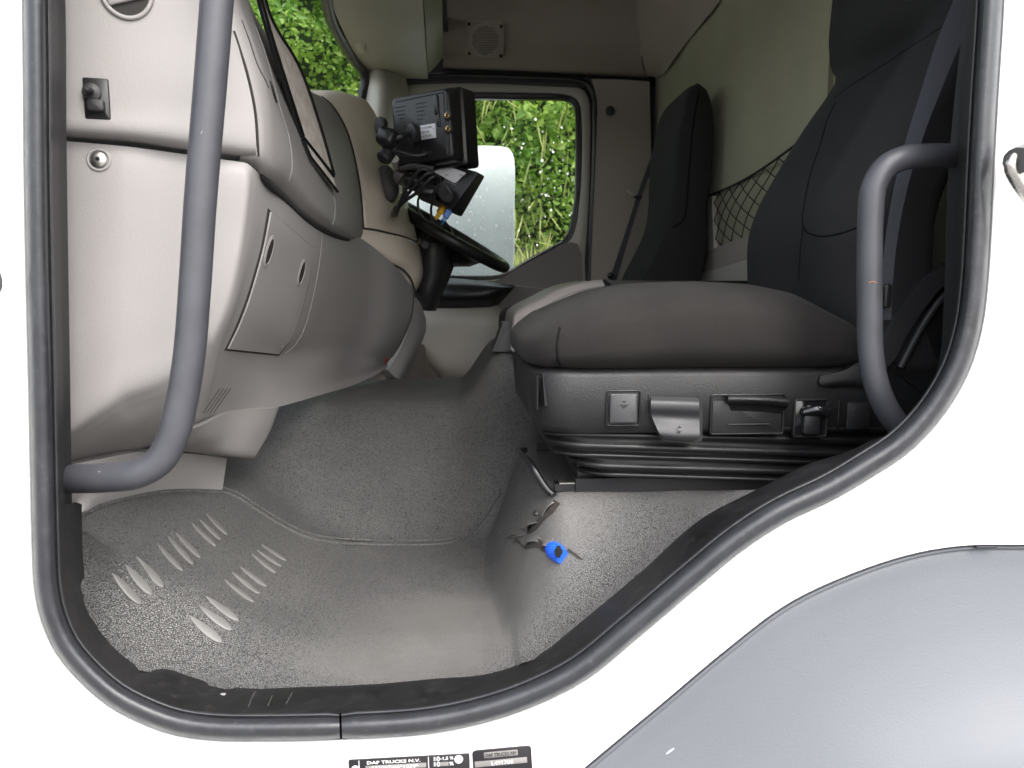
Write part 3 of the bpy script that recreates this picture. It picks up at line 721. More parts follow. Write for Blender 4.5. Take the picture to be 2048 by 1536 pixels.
# ================================================================== dashboard
dash = thing('dashboard', 'taupe moulded dashboard with cream driver side pod', 'dashboard', (-.4, 1.0, EZ-.2))
def stations(name, st, m, nu, nv, back=None, **k):
    """st: vertical profiles (lists of survey points) from near to far -> surface"""
    A = np.stack([cr(to3(s), nu) for s in st])          # ns, nu, 3
    G = np.stack([cr(A[:, j], nv) for j in range(nu)], 1)
    return gridmesh(name, G, m, dash, back, **k)
def Yc(y, *pts): return [(a, b, y) for a, b in pts]
F = Vector((-.14, 0, -.03))
def over(st): return [P(*st[0])+F, P(*st[0])+F*.45+Vector((0, 0, .012))]+st
# upper side panel by the door
up_side = patch('upper_side_panel', [
    [(40, -90, .125), (250, -90, .145), (360, -90, .165), (420, -90, .195)], [(40, 58, .125), (250, 58, .145), (380, 58, .165), (461, 58, .197)],
    [(40, 154, .125), (260, 154, .145), (400, 154, .165), (493, 154, .197)], [(40, 215, .125), (260, 220, .145), (400, 222, .165), (507, 222, .197)],
    [(40, 245, .124), (260, 257, .144), (400, 270, .164), (511, 284, .197)], [(40, 258, .127), (260, 270, .147), (400, 287, .167), (512, 302, .2)],
    [(40, 266, .137), (260, 280, .157), (400, 298, .177), (512, 311, .207)], [(40, 272, .16), (260, 288, .18), (400, 306, .2), (512, 317, .225)]],
    'dash_taupe', dash, 40, 48, back=(-.01, .03, 0))
s0 = over(Yc(.203, (432, -60), (465, 58), (496, 154), (510, 222), (515, 288)))+[(515, 310, .206), (506, 333, .23)]
s1 = over(Yc(.225, (452, -60), (481, 20), (508, 100), (527, 180), (535, 240), (537, 300)))+[(532, 335, .23), (517, 349, .245)]
s1b = over(Yc(.25, (458, -60), (486, 20), (514, 100), (536, 180), (546, 245), (549, 310)))+[(545, 343, .253), (527, 360, .265)]
s2 = over(Yc(.355, (470, -55), (500, 22), (532, 112), (560, 222), (577, 280), (583, 335)))+[(577, 365, .36), (557, 387, .37)]
s3 = over(Yc(.49, (506, 28), (525, 72), (550, 150), (577, 230), (598, 310), (612, 370)))+[(615, 402, .495), (597, 425, .505)]
s4 = over(Yc(.64, (555, 105), (575, 133), (597, 200), (620, 280), (638, 350), (648, 405)))+[(650, 438, .645), (633, 453, .655)]
s5 = over(Yc(.90, (612, 176), (630, 193), (655, 235), (674, 290), (690, 355), (700, 425)))+[(701, 473, .91), (688, 478, .92)]
s6 = over(Yc(1.08, (640, 192), (658, 205), (676, 229), (694, 265), (707, 309), (720, 380), (725, 440)))+[(725, 470, 1.09), (716, 482, 1.10)]
up_face = stations('upper_face', [s0, s1, s1b, s2, s3, s4, s5, s6], 'dash_taupe', 44, 56, back=(-.02, 0, -.0), sharp=1.2)
bvu = surf(up_face)
# lower dash: side facing the door, then the face towards the seats
e0 = [(40, 274, .14), (40, 450, .14), (40, 700, .14), (40, 850, .143), (60, 915, .15), (78, 925, .178), (95, 938, .22), (105, 958, .32)]
e1 = [(232, 291, .158), (234, 330, .155), (232, 550, .155), (228, 720, .157), (225, 800, .16), (232, 826, .176), (248, 858, .215), (268, 905, .33)]
e1b = [(262, 294, .162), (262, 330, .159), (258, 550, .159), (252, 710, .161), (248, 785, .165), (255, 811, .181), (272, 848, .22), (290, 895, .33)]
e2 = [(380, 310, .185), (378, 345, .181), (370, 520, .181), (355, 660, .184), (342, 745, .187), (347, 775, .203), (353, 812, .24), (358, 878, .33)]
e2b = [(466, 322, .199), (469, 347, .194), (460, 453, .194), (446, 545, .194), (427, 622, .196), (403, 690, .201), (392, 765, .25), (378, 868, .34)]
d0 = [(492, 326, .205), (495, 350, .2), (485, 455, .2), (470, 545, .2), (450, 620, .202), (425, 685, .207), (408, 765, .255), (386, 866, .34)]
d0b = [(506, 336, .212), (506, 365, .212), (496, 460, .213), (482, 545, .214), (463, 620, .216), (438, 682, .221), (420, 762, .265), (394, 862, .345)]
d1 = Yc(.28, (529, 358), (534, 426), (523, 488), (492, 598), (461, 672), (448, 699))+[(430, 768, .315), (408, 854, .37)]
d2 = [(577, 405, .42), (582, 465, .42), (571, 530, .42), (540, 635, .42), (508, 692, .42), (490, 725, .42), (476, 780, .44), (468, 835, .48)]
d3 = [(615, 441, .57), (626, 501, .57), (615, 576, .57), (584, 672, .57), (560, 708, .57), (548, 745, .57), (548, 780, .58), (556, 814, .6)]
d4 = [(667, 467, .80), (674, 530, .8), (668, 590, .8), (648, 660, .8), (632, 705, .8), (630, 740, .8), (636, 770, .82), (648, 788, .85)]
d5 = [(724, 478, 1.05), (736, 540, 1.05), (735, 600, 1.05), (722, 660, 1.05), (706, 700, 1.05), (700, 735, 1.06), (703, 755, 1.08), (712, 768, 1.1)]
d6 = [(786, 528, 1.17), (787, 580, 1.17), (780, 642, 1.17), (764, 690, 1.17), (750, 716, 1.175), (746, 732, 1.18), (749, 742, 1.2), (756, 748, 1.22)]
d7 = [(828, 578, 1.31), (828, 600, 1.31), (823, 637, 1.31), (806, 680, 1.31), (788, 710, 1.31), (777, 722, 1.31), (774, 729, 1.31), (776, 733, 1.32)]
def crease(st, i, k=.16):
    q = to3(st); a, b, c = q[i-1], q[i], q[i+1]; return q[:i]+[b.lerp(a, k), b.lerp(c, k)]+q[i+1:]
ST = [crease(s, 5) for s in (e0, e1, e1b, e2, e2b, d0, d0b, d1, d2, d3, d4, d5, d6, d7)]
A = np.stack([cru(s, 9) for s in ST]); G = np.stack([cru(A[:, j], 10) for j in range(A.shape[1])], 1)
low = gridmesh('lower_panel', G, 'dash_taupe', dash, (-.012, .01, 0), sharp=1.2)
bvl = surf(low)
# panel seams and ribs follow the surface
def line(name, bv, px, r, m='dash_gap', off=-.0006, parent=dash, n=50):
    q = [tuple(a) for a in (cr(px, 8*len(px)) if len(px) > 2 else np.array(px, float))]
    return tube(name, on(bv, q, off), r, m, parent, n=max(n, len(q)), seg=8)
line('seam', bvu, [(468, 62), (480, 98), (497, 154), (511, 222), (516, 285), (517, 312)], .0018)
line('rib', bvu, [(512, 55), (534, 118), (562, 222), (578, 275), (584, 335), (578, 362)], .0022, 'dash_taupe', -.0012)
line('rib', bvu, [(668, 395), (670, 410), (668, 440), (664, 450)], .0022, 'dash_taupe', -.0008)
line('rib', bvl, [(645, 470), (641, 510), (634, 554), (620, 620), (606, 664), (590, 690), (570, 708)], .0022, 'dash_taupe', -.0012)
line('seam', bvu, [(483, 40), (500, 85), (515, 130), (530, 160), (537, 175)], .0014)
tube('panel_gap', [(509, 335, .236), (522, 352, .25), (540, 371, .29), (562, 392, .37), (600, 429, .51), (637, 456, .66), (692, 480, .925), (718, 482, 1.08)], .0042, 'dash_gap', dash, n=50, seg=8)  # dark tube along the joint, standing in for the shadow under the lip
# grab notch in the upper face
q = hit(bvu, 546, 184, .0005); fr = frame(q[0], q[1], Vector((0, .3, 1)))
stack('grab_notch', fr, [(ell2(.020, .011, 20), -.006), (ell2(.020, .011, 20), .001), (ell2(.016, .008, 20), .0012)], 'dash_gap', dash)
# glovebox lid, proud of the lower panel, with its shadow gap
def on_quad(bv, Lp, Rp, nu, nv, off):
    A = cr(Lp, nv); B = cr(Rp, nv); G = np.zeros((nv, nu, 3))
    for i in range(nv):
        for j in range(nu):
            t = j/(nu-1); c = A[i]*(1-t)+B[i]*t; G[i, j] = hit(bv, c[0], c[1], off)[0]
    return G
GL = [(535, 417), (523, 488), (508, 545), (492, 598), (473, 648), (449, 700)]; GR = [(626, 496), (621, 545), (612, 585), (600, 632), (584, 674), (557, 711)]
gb = gridmesh('glovebox_gap', on_quad(bvl, GL, GR, 14, 24, .0012), 'dash_gap', dash, back=(-.002, 0, 0))
def shrink(a, b, k): a = np.array(a, float); b = np.array(b, float); d = (b-a); d /= np.linalg.norm(d, axis=1)[:, None]; return a+d*k, b-d*k
sa, sb = shrink(GL, GR, 3.2); sa[0] += (1, 4); sb[0] += (0, 3); sa[-1] -= (-1.5, 5); sb[-1] -= (-1, 4)
lid = gridmesh('glovebox_lid', on_quad(bvl, [tuple(q) for q in sa], [tuple(q) for q in sb], 18, 30, .0034), 'dash_taupe', dash, back=(-.003, 0, 0), label='glovebox lid with two finger holes')
bvg = surf(lid)
for (x, y, tl) in ((538, 503, .18), (603, 545, .2)):
    q = hit(bvg, x, y, .0002); fr = frame(q[0], q[1], Vector((-.12, .1, 1)))
    stack('finger_hole', fr, [(ell2(.0165, .0235, 22), -.004), (ell2(.0165, .0235, 22), .0002), (ell2(.0125, .019, 22), .0014), (ell2(.0115, .0180, 22), .0004)], 'dash_taupe', lid)
    stack('finger_recess', fr, [(ell2(.0108, .0172, 22), -.002), (ell2(.0108, .0172, 22), .0010)], 'dash_gap', lid)
q = hit(bvg, 563, 695, .0004); slab('moulded_mark', frame(q[0], q[1]), .008, .008, .0006, 'dash_taupe', lid, r=.003)
# ledge and grille under the glovebox
def plate(name, bv, quad, m, parent, lift=.004, nu=10, nv=8, back=(-.006, 0, 0), **k):
    (a, b, c, d) = quad; A = np.linspace(a, d, nv); B = np.linspace(b, c, nv); G = np.zeros((nv, nu, 3))
    for i in range(nv):
        for j in range(nu): c_ = A[i]+(B[i]-A[i])*j/(nu-1); G[i, j] = hit(bv, *c_, lift)[0]
    return gridmesh(name, G, m, parent, back, **k)
for k in range(4):
    dx = k*7
    line('grille_slot', bvl, [(440+dx, 777), (428+dx, 794), (416+dx, 811), (406+dx, 826)], .0011, 'dash_gap', -.0004, n=16)
# cream pod in front of the driver
p0 = over(Yc(1.085, (644, 191), (660, 203), (678, 228), (696, 264), (709, 308), (722, 380), (728, 454)))
p1 = over(Yc(1.20, (676, 183), (693, 196), (715, 225), (738, 275), (755, 330), (769, 390), (777, 463)))
p2 = over(Yc(1.33, (722, 195), (735, 208), (752, 236), (768, 290), (786, 345), (808, 405), (828, 476)))
p3 = over([(732, 206, 1.45), (745, 220, 1.45), (757, 245, 1.45), (775, 300, 1.45), (795, 360, 1.45), (820, 420, 1.45), (834, 480, 1.45)])
p4 = over([(728, 225, 1.75), (742, 240, 1.75), (755, 262, 1.75), (770, 315, 1.75), (785, 370, 1.75), (800, 425, 1.75), (812, 480, 1.75)])
pod = stations('driver_pod', [p0, p1, p2, p3, p4], 'cream', 40, 40, back=(-.03, .0, 0), sharp=1.2, label='cream cover of the instrument pod'); bvp = surf(pod)
q0 = [(728, 459, 1.085), (723, 468, 1.088), (722, 478, 1.09), (730, 486, 1.10)]
q1 = [(776, 469, 1.195), (780, 490, 1.19), (781, 512, 1.185), (778, 523, 1.19)]
q2 = [(812, 478, 1.29), (818, 505, 1.285), (820, 530, 1.28), (814, 545, 1.285)]
q3 = [(834, 486, 1.37), (840, 515, 1.37), (842, 548, 1.36), (829, 577, 1.34)]
q4 = [(838, 486, 1.55), (848, 515, 1.55), (848, 548, 1.55), (836, 580, 1.55)]
stations('pod_skirt', [q0, q1, q2, q3, q4], 'cream', 16, 40, back=(-.03, .0, 0), sharp=1.2)
tube('pod_seam', [(727, 457, 1.082), (752, 460, 1.14), (777, 466, 1.192), (806, 473, 1.27), (832, 483, 1.36)], .0024, 'dash_gap', dash, n=30, seg=8)
tube('pod_seam', [(721, 479, 1.085), (738, 497, 1.12), (776, 524, 1.183), (808, 541, 1.27), (822, 558, 1.30), (829, 580, 1.325)], .0024, 'dash_gap', dash, n=30, seg=8)
tube('pod_seam', [(643, 193, 1.07), (659, 205, 1.075), (677, 229, 1.075), (695, 265, 1.075), (708, 309, 1.075), (721, 380, 1.075), (727, 456, 1.078)], .0022, 'dash_gap', dash, n=40, seg=8)
# panel between dash and tunnel, kick panels under the dash
patch('centre_panel', [[(826, 590, 1.33), (840, 606, 1.37), (852, 637, 1.42)], [(822, 640, 1.33), (838, 650, 1.37), (852, 660, 1.42)], [(800, 700, 1.33), (820, 705, 1.36), (838, 700, 1.42)], [(776, 740, 1.33), (795, 758, 1.35), (814, 757, 1.42)]], 'dash_taupe', dash, 16, 20, back=(-.03, .02, 0))
patch('tunnel_trim', [[(690, 760, 1.22), (776, 725, 1.40), (830, 690, 1.80), (880, 690, 1.965), (1000, 700, 1.965)], [(690, 785, 1.2), (770, 765, 1.36), (830, 750, 1.72), (880, 750, 1.95), (1000, 750, 1.955)], [(690, 830, 1.18), (770, 830, 1.3), (830, 830, 1.6), (880, 830, 1.85), (1000, 830, 1.9)]], 'pillar_taupe', dash, 24, 12, back=(-.02, .03, 0))
kb = on(bvm, [(100, 1070), (154, 1035), (193, 1015), (264, 995), (330, 984), (395, 982), (446, 984)], -.004)
kt = [P(85, 945, .2), P(140, 930, .22), P(200, 918, .25), P(270, 905, .3), P(330, 905, .38), P(390, 908, .44), P(454, 917, .52)]
patch('kick_panel', [kt, [a.lerp(b, .5) for a, b in zip(kt, kb)], kb], 'dash_taupe', dash, 30, 10, back=(-.02, .02, -.0))
patch('kick_panel_upper', [[(340, 870, .26), (390, 856, .28), (448, 830, .40), (497, 822, .48), (558, 815, .60)], [(350, 885, .30), (400, 880, .33), (455, 868, .43), (505, 866, .5), (540, 864, .58)],
                           [(366, 896, .36), (410, 900, .40), (460, 906, .46), (490, 910, .5), (512, 912, .54)], [(366, 904, .42), (410, 908, .46), (460, 914, .5), (490, 918, .55), (510, 920, .58)]], 'dash_taupe', dash, 24, 16, back=(-.01, .03, 0))
line('red_tag', bvl, [(774, 716), (770, 728)], .002, 'red_paint', .001, n=6)
# round air vent, switch and screw on the side panel
bvs_ = surf(up_side)
q = hit(bvs_, 253, -18, .0); fr = frame(q[0], q[1])
ang = [2*math.pi*k/40 for k in range(40)]
tube('vent_ring', [fr[0]+fr[1]*(.0255*math.cos(a))+fr[2]*(.0285*math.sin(a))+fr[3]*.001 for a in ang], .0026, 'dash_taupe', dash, n=80, seg=10, closed=True)
stack('vent_throat', fr, [(ell2(.025, .028, 30), -.004), (ell2(.025, .028, 30), .0006)], 'dash_gap', dash)
for k, dy in enumerate((-.008, .010)):
    c = fr[0]+fr[2]*dy+fr[3]*.0015; x = (fr[1]+fr[2]*.35).normalized()
    slab('vent_slat', (c, x, fr[3].cross(x), fr[3]), .040, .0075, .003, 'dash_taupe', dash, r=.002)
q = hit(bvs_, 194, 198, .0); fr = frame(q[0], q[1]); sw = slab('switch_plate', fr, .026, .044, .0022, 'black_plastic', dash, r=.002)
fr2 = (fr[0]+fr[2]*.006+fr[3]*.002-fr[1]*.004, fr[1], fr[2], fr[3])
stack('toggle', fr2, [(ell2(.0095, .0095), 0), (ell2(.0095, .0095), .004), (ell2(.006, .006), .005), (ell2(.0038, .0038), .006), (ell2(.0034, .0034), .016), (ell2(.002, .002), .018)], 'dark_grey_plastic', sw)
slab('rocker', (fr[0]-fr[2]*.008+fr[3]*.002, fr[1], fr[2], fr[3]), .017, .013, .007, 'dark_grey_plastic', sw, r=.003)
q = hit(bvl, 198, 320, .0002); fr = frame(q[0], q[1])
tube('screw_rim', [fr[0]+fr[1]*(.0115*math.cos(a))+fr[2]*(.0115*math.sin(a)) for a in ang], .0018, 'dash_taupe', dash, n=60, seg=8, closed=True)
scw = stack('screw', fr, [(ell2(.0085, .0085), -.002), (ell2(.0085, .0085), .003), (ell2(.006, .006), .0046), (ell2(.003, .003), .0052)], 'bright_steel', dash)
stack('screw_recess', (fr[0]+fr[3]*.0052, fr[1], fr[2], fr[3]), [(ell2(.0027, .0027, 6), -.002), (ell2(.0027, .0027, 6), .0003)], 'hole_black', scw)

# ================================================================== grab handles
gh = thing('grab_handle', 'long grey tubular grab handle in front of the dashboard', 'grab handle', tuple(P(132, 957, .09)), 'cab grab handles')
tube('bar', [(90, 960, .11), (135, 958, .085), (220, 955, .062), (275, 947, .052), (318, 922, .05), (345, 875, .05), (362, 810, .05), (378, 715, .05), (390, 570, .05), (401, 400, .05), (418, 200, .05), (434, 0, .05), (442, -100, .05), (450, -300, .05), (452, -500, .05), (430, -600, .055), (360, -650, .06), (200, -655, .075), (60, -655, .11)], .0158, 'handle_grey', gh, n=170, seg=28)
gh2 = thing('grab_handle', 'short grey grab handle beside the passenger seat', 'grab handle', tuple(P(1815, 880, .1)), 'cab grab handles')
tube('bar', [(1950, 300, .13), (1905, 311, .105), (1855, 312, .088), (1808, 316, .08), (1772, 334, .08), (1748, 372, .08), (1741, 430, .08), (1739, 520, .08), (1739, 620, .08), (1742, 710, .08), (1755, 775, .08), (1776, 822, .083), (1806, 862, .09), (1850, 915, .11)], .0136, 'handle_grey', gh2, n=110, seg=28)

# ================================================================== passenger seat
seat = thing('passenger_seat', 'dark fabric passenger seat on black suspension base', 'seat', (.32, .41, EZ-.27))
def superbox(name, x0, x1, y0, y1, zt, zb, m, parent, e=5.0, ez=4.0, nu=64, nv=32, shape=None, **k):
    """pillow form: superellipse plan, rounded edges; zt(x,y) top and zb(x,y) bottom heights"""
    v, f = [], []; cx, cy, a, b = (x0+x1)/2, (y0+y1)/2, (x1-x0)/2, (y1-y0)/2
    sg = lambda t, p: math.copysign(abs(t)**p, t)
    for i in range(nv+1):
        ph = -math.pi/2+math.pi*i/nv
        for j in range(nu):
            th = 2*math.pi*j/nu
            cp = sg(math.cos(ph), 2/ez); x = cx+a*cp*sg(math.cos(th), 2/e); y = cy+b*cp*sg(math.sin(th), 2/e)
            s = sg(math.sin(ph), 2/ez); t = zt(x, y); bb = zb(x, y); z = (t+bb)/2+(t-bb)/2*s
            if shape: x, y, z = shape(x, y, z)
            v.append((x, y, EZ+z))
    for i in range(nv):
        for j in range(nu): f.append((i*nu+j, i*nu+(j+1) % nu, (i+1)*nu+(j+1) % nu, (i+1)*nu+j))
    return link(name, v, f, m, parent, True, **k)
ctx = [.07, .085, .118, .16, .2, .25, .33, .4, .44, .48, .52, .56]; ctz = [-.052, -.040, -.022, -.008, .006, .014, .017, .014, .007, -.012, -.026, -.03]
def czt(x, y): return float(np.interp(x, ctx, ctz))+.004*math.cos((y-.42)*6)
def czb(x, y): return -.108
cush = superbox('cushion', .077, .545, .172, .655, czt, czb, 'cushion_fabric', seat, e=6, ez=3.4, label='worn brown-black seat cushion')
bvc = surf(cush)
# front border strip of ribbed fabric: same form, a hair larger, cut at x<.117
def front_strip():
    bm = bmesh.new(); bm.from_mesh(cush.data); off = ORG[cush]
    bmesh.ops.bisect_plane(bm, geom=bm.verts[:]+bm.edges[:]+bm.faces[:], plane_co=Vector((.118, .4, EZ-.05))-off, plane_no=Vector((1, 0, -.12)), clear_outer=True)
    bm.normal_update(); bm.verts.index_update()
    v = [q.co+off+q.normal*.0012 for q in bm.verts]; f = [[q.index for q in p.verts] for p in bm.faces]; bm.free()
    link('front_border', v, f, 'rib_fabric', seat, True)
front_strip()
line('cushion_seam', bvc, [(1120, 656), (1116, 675), (1114, 697), (1116, 715), (1120, 731)], .0014, 'seam', .0004, seat, n=30)
# backrest from horizontal sections
bz = [-.10, -.04, .03, .10, .15, .2, .25, .3, .345, .375, .385, .40, .44, .5, .6, .7, .78, .82]
bx = [.53, .505, .497, .496, .510, .5355, .564, .594, .624, .640, .642, .638, .632, .634, .644, .662, .69, .72]
def section(z, xf):
    w = .218; cy = .402; n = 56; out = []
    hd = sst(.37, .40, z)
    w -= .012*sst(.25, .37, z)*(1-hd)+.06*sst(.7, .82, z)
    th = .13-.03*hd
    for k in range(n):
        a = 2*math.pi*k/n; c, s = math.cos(a), math.sin(a)
        y = cy+w*math.copysign(abs(s)**.55, s); u = math.copysign(abs(c)**.5, c)        # u=-1 front, +1 back
        x = xf+th/2+th/2*u
        if c < 0:
            g = max(0, 1-abs(y-cy)/(w*.62)); g = g*g*(3-2*g)
            x += (.032*(1-hd)-.012*hd)*g*(-c)**.4
        out.append(Vector((x, y, EZ+z)))
    return out
zz = np.linspace(-.10, .82, 60)
ix = cr(list(zip(bz, bx)), 300)
back = rings('backrest', [section(z, float(np.interp(z, ix[:, 0], ix[:, 1]))) for z in zz], 'seat_fabric', seat, sharp=None, label='dark grey backrest with integral head section')
bvb = surf(back)
SM = lambda px: line('backrest_seam', bvb, px, .0017, 'seam', -.0010, seat, n=50)
SM([(1668, 196), (1700, 172), (1760, 134), (1830, 88), (1896, 46)])
SM([(1672, 204), (1656, 235), (1640, 290), (1623, 340), (1610, 400), (1605, 444), (1612, 462), (1632, 471), (1656, 472), (1690, 464), (1720, 453), (1760, 438)])
SM([(1606, 450), (1601, 500), (1597, 562)])
# base cover, bellows, rail
def plan(x0, x1, y0, y1, r, z, seg=8):
    cx, cy = (x0+x1)/2, (y0+y1)/2
    return [Vector((cx+a, cy+b, EZ+z)) for a, b in rrect(x1-x0, y1-y0, r, seg)]
base = rings('base_cover', [plan(.10, .70, .21, .61, .05, -.092), plan(.087, .70, .197, .62, .05, -.0965), plan(.083, .70, .193, .625, .05, -.104), plan(.086, .70, .195, .622, .05, -.14), plan(.089, .70, .197, .62, .05, -.168),
                            plan(.094, .70, .202, .615, .05, -.178), plan(.11, .70, .215, .60, .05, -.182)], 'seat_plastic', seat, sharp=0.8)
L = []
zf = -.160
for k in range(6):
    ins = .006*k+(.002 if k else 0); x0 = .092+.0075*k*(1 if k < 4 else 1.6)
    L += [plan(x0+.010, .68, .206+ins+.009, .60-ins, .05, zf-.0145*k), plan(x0+.001, .68, .2005+ins, .606-ins, .05, zf-.0145*k-.004), plan(x0, .68, .199+ins, .606-ins, .05, zf-.0145*k-.007), plan(x0+.002, .68, .2005+ins, .606-ins, .05, zf-.0145*k-.0105)]
for k_, r_ in enumerate(L):
    for q_ in r_: q_.z -= .045*max(0, q_.x-.13)*min(1, .35+k_/16)+.0012*math.sin(q_.x*40+k_*.7)
rings('bellows', L, 'bellows_rubber', seat, sharp=None)
box('suspension_frame', (.155, .27, EZ-.256), (.62, .56, EZ-.235), 'seat_plastic', seat)
def rail(y):
    box('slide_rail', (.15, y, EZ-.272), (.52, y+.03, EZ-.251), 'rail_steel', seat)
    box('rail_end', (.122, y+.004, EZ-.269), (.1495, y+.026, EZ-.259), 'rail_steel', seat)
    box('rail_foot', (.116, y-.002, EZ-.276), (.152, y+.034, EZ-.2725), 'rail_steel', seat)
rail(.25); rail(.52)
box('rail_highlight_strip', (.128, .252, EZ-.2585), (.149, .268, EZ-.2565), 'bright_steel', seat)
tube('adjuster_bar', [(1116, 992, .262), (1100, 985, .262), (1082, 962, .265), (1068, 938, .27), (1056, 922, .29), (1044, 912, .32), (1040, 905, .36), (1050, 900, .48)], .0052, 'rail_steel', seat, n=50, seg=14)
# controls on the near side of the base
NB = Vector((0, -1, 0))
def bfr(px, py, Y=.1945): return frame(P(px, py, Y), NB)
def ctl(x0, y0, x1, y1): 
    a, b = P(x0, y0, .1945), P(x1, y1, .1945); return (a+b)/2, abs(b.x-a.x), abs(a.z-b.z)
def recess(name, q, m='seat_plastic', r=.004):
    c, w_, h_ = ctl(*q); fr = (c, Vector((1, 0, 0)), Vector((0, 0, 1)), NB)
    p, x, y, n = fr
    o = rings(name, [[p+x*a+y*b+n*h for a, b in oo] for oo, h in ((rrect(w_, h_, r), -.004), (rrect(w_, h_, r), .0022), (inset2(w_, h_, r, .0012), .003), (inset2(w_, h_, r, .0022), .002), (inset2(w_, h_, r, .0024), -.0015))], m, seat, sharp=.5)
    return o, fr, w_, h_
o, fr, w_, h_ = recess('control_bezel', (1212, 780, 1280, 852))
bt = stack('damper_button', (fr[0]+NB*.001, *fr[1:]), [(rrect(w_*.78, h_*.8, .002), 0), (rrect(w_*.78, h_*.8, .002), .003), (rrect(w_*.70, h_*.74, .002), .0042)], 'lever_plastic', seat)
def chev(p, up, parent, s=.0045):
    x, z = Vector((1, 0, 0)), Vector((0, 0, 1)); sgn = 1 if up else -1
    link('arrow_mark', [p-x*s, p+x*s, p+z*sgn*s*.9], [(0, 1, 2)], 'seat_plastic', parent, False)
p = fr[0]+NB*.0056; chev(p+Vector((0, 0, .004)), False, bt); chev(p+Vector((0, 0, .010)), False, bt, .003)
slab('arrow_bar', (p+Vector((0, 0, .005))-NB*.0006, *fr[1:]), .012, .0007, .0007, 'seat_plastic', bt, r=.0002, bev=.0002)
# height lever: hangs below the cover edge
a = [(1301, 793), (1398, 796), (1400, 836), (1399, 878), (1384, 883), (1332, 880), (1322, 872), (1308, 838), (1302, 828)]
quadfan('lever_bezel', [P(x+(-5 if x < 1340 else 4), y+(-5 if y < 800 else 2), .196) for x, y in a], (0, -.003, 0), 'seat_plastic', seat)
lv_rows = [[(1303, 793, .192), (1350, 794, .1905), (1397, 796, .192)], [(1302, 803, .183), (1350, 804, .181), (1398, 806, .183)], [(1302, 816, .182), (1350, 817, .180), (1398, 819, .182)],
           [(1303, 830, .188), (1350, 834, .187), (1399, 836, .188)], [(1309, 846, .186), (1352, 848, .184), (1399, 850, .186)], [(1320, 868, .181), (1356, 872, .179), (1399, 872, .181)], [(1328, 877, .184), (1356, 880, .183), (1395, 881, .184)]]
lv = patch('height_lever', lv_rows, 'lever_plastic', seat, 20, 30, back=(0, .008, 0), label='grey height lever on the seat base')
q = P(1357, 858, .181); chev(q+Vector((0, -.004, .002)), True, lv, .0032); chev(q+Vector((0, -.004, -.002)), False, lv, .0032)
# tilt handle recess with overhanging grip
o, fr, w_, h_ = recess('control_bezel', (1421, 788, 1566, 868))
slab('recess_floor', (fr[0]-NB*.0008, *fr[1:]), w_*.93, h_*.92, .0005, 'black_plastic', seat, r=.003, bev=.0002)
patch('tilt_handle', [[(1460, 796, .194), (1515, 796, .194), (1572, 798, .194)], [(1458, 791, .183), (1515, 792, .180), (1576, 795, .183)], [(1457, 798, .178), (1515, 799, .175), (1578, 803, .178)], [(1456, 806, .181), (1515, 807, .179), (1576, 812, .181)],
                      [(1459, 810, .190), (1515, 811, .189), (1572, 818, .190)], [(1462, 822, .195), (1515, 824, .195), (1564, 828, .195)]], 'seat_plastic', seat, 22, 26, back=(0, .006, 0))
slab('recess_edge', (P(1497, 848, .1925), *fr[1:]), .055, .0011, .002, 'lever_plastic', seat, r=.0003)
o, fr, w_, h_ = recess('control_bezel', (1588, 798, 1652, 874))
slab('recess_floor', (fr[0]-NB*.0008, *fr[1:]), w_*.92, h_*.92, .0005, 'black_gloss', seat, r=.003, bev=.0002)
patch('switch_toggle', [[(1612, 812, .194), (1635, 809, .19), (1664, 810, .188)], [(1608, 818, .186), (1636, 812, .180), (1664, 814, .178)], [(1606, 828, .184), (1636, 824, .178), (1662, 828, .177)], [(1608, 836, .192), (1634, 834, .188), (1655, 836, .186)]], 'black_gloss', seat, 14, 16, back=(0, .006, 0))
slab('toggle_base', (P(1620, 848, .193), *fr[1:]), .022, .026, .007, 'black_plastic', seat, r=.004)
line('panel_edge', surf(base), [(1411, 868), (1480, 876), (1560, 886), (1640, 893), (1668, 893), (1674, 870), (1678, 800)], .0018, 'seat_plastic', .0006, seat, n=40)
slab('blank_cover', (P(1716, 832, .1935), *fr[1:]), .032, .036, .002, 'seat_plastic', seat, r=.003)
# front corner cap with its slot
box('corner_slot', (.091, .2, EZ-.146), (.093, .225, EZ-.105), 'hole_black', seat)
quadfan('corner_fin', [P(1060, 748, .23), P(1085, 747, .205), P(1090, 812, .205), P(1064, 806, .23)], (.012, .006, 0), 'seat_plastic', seat)
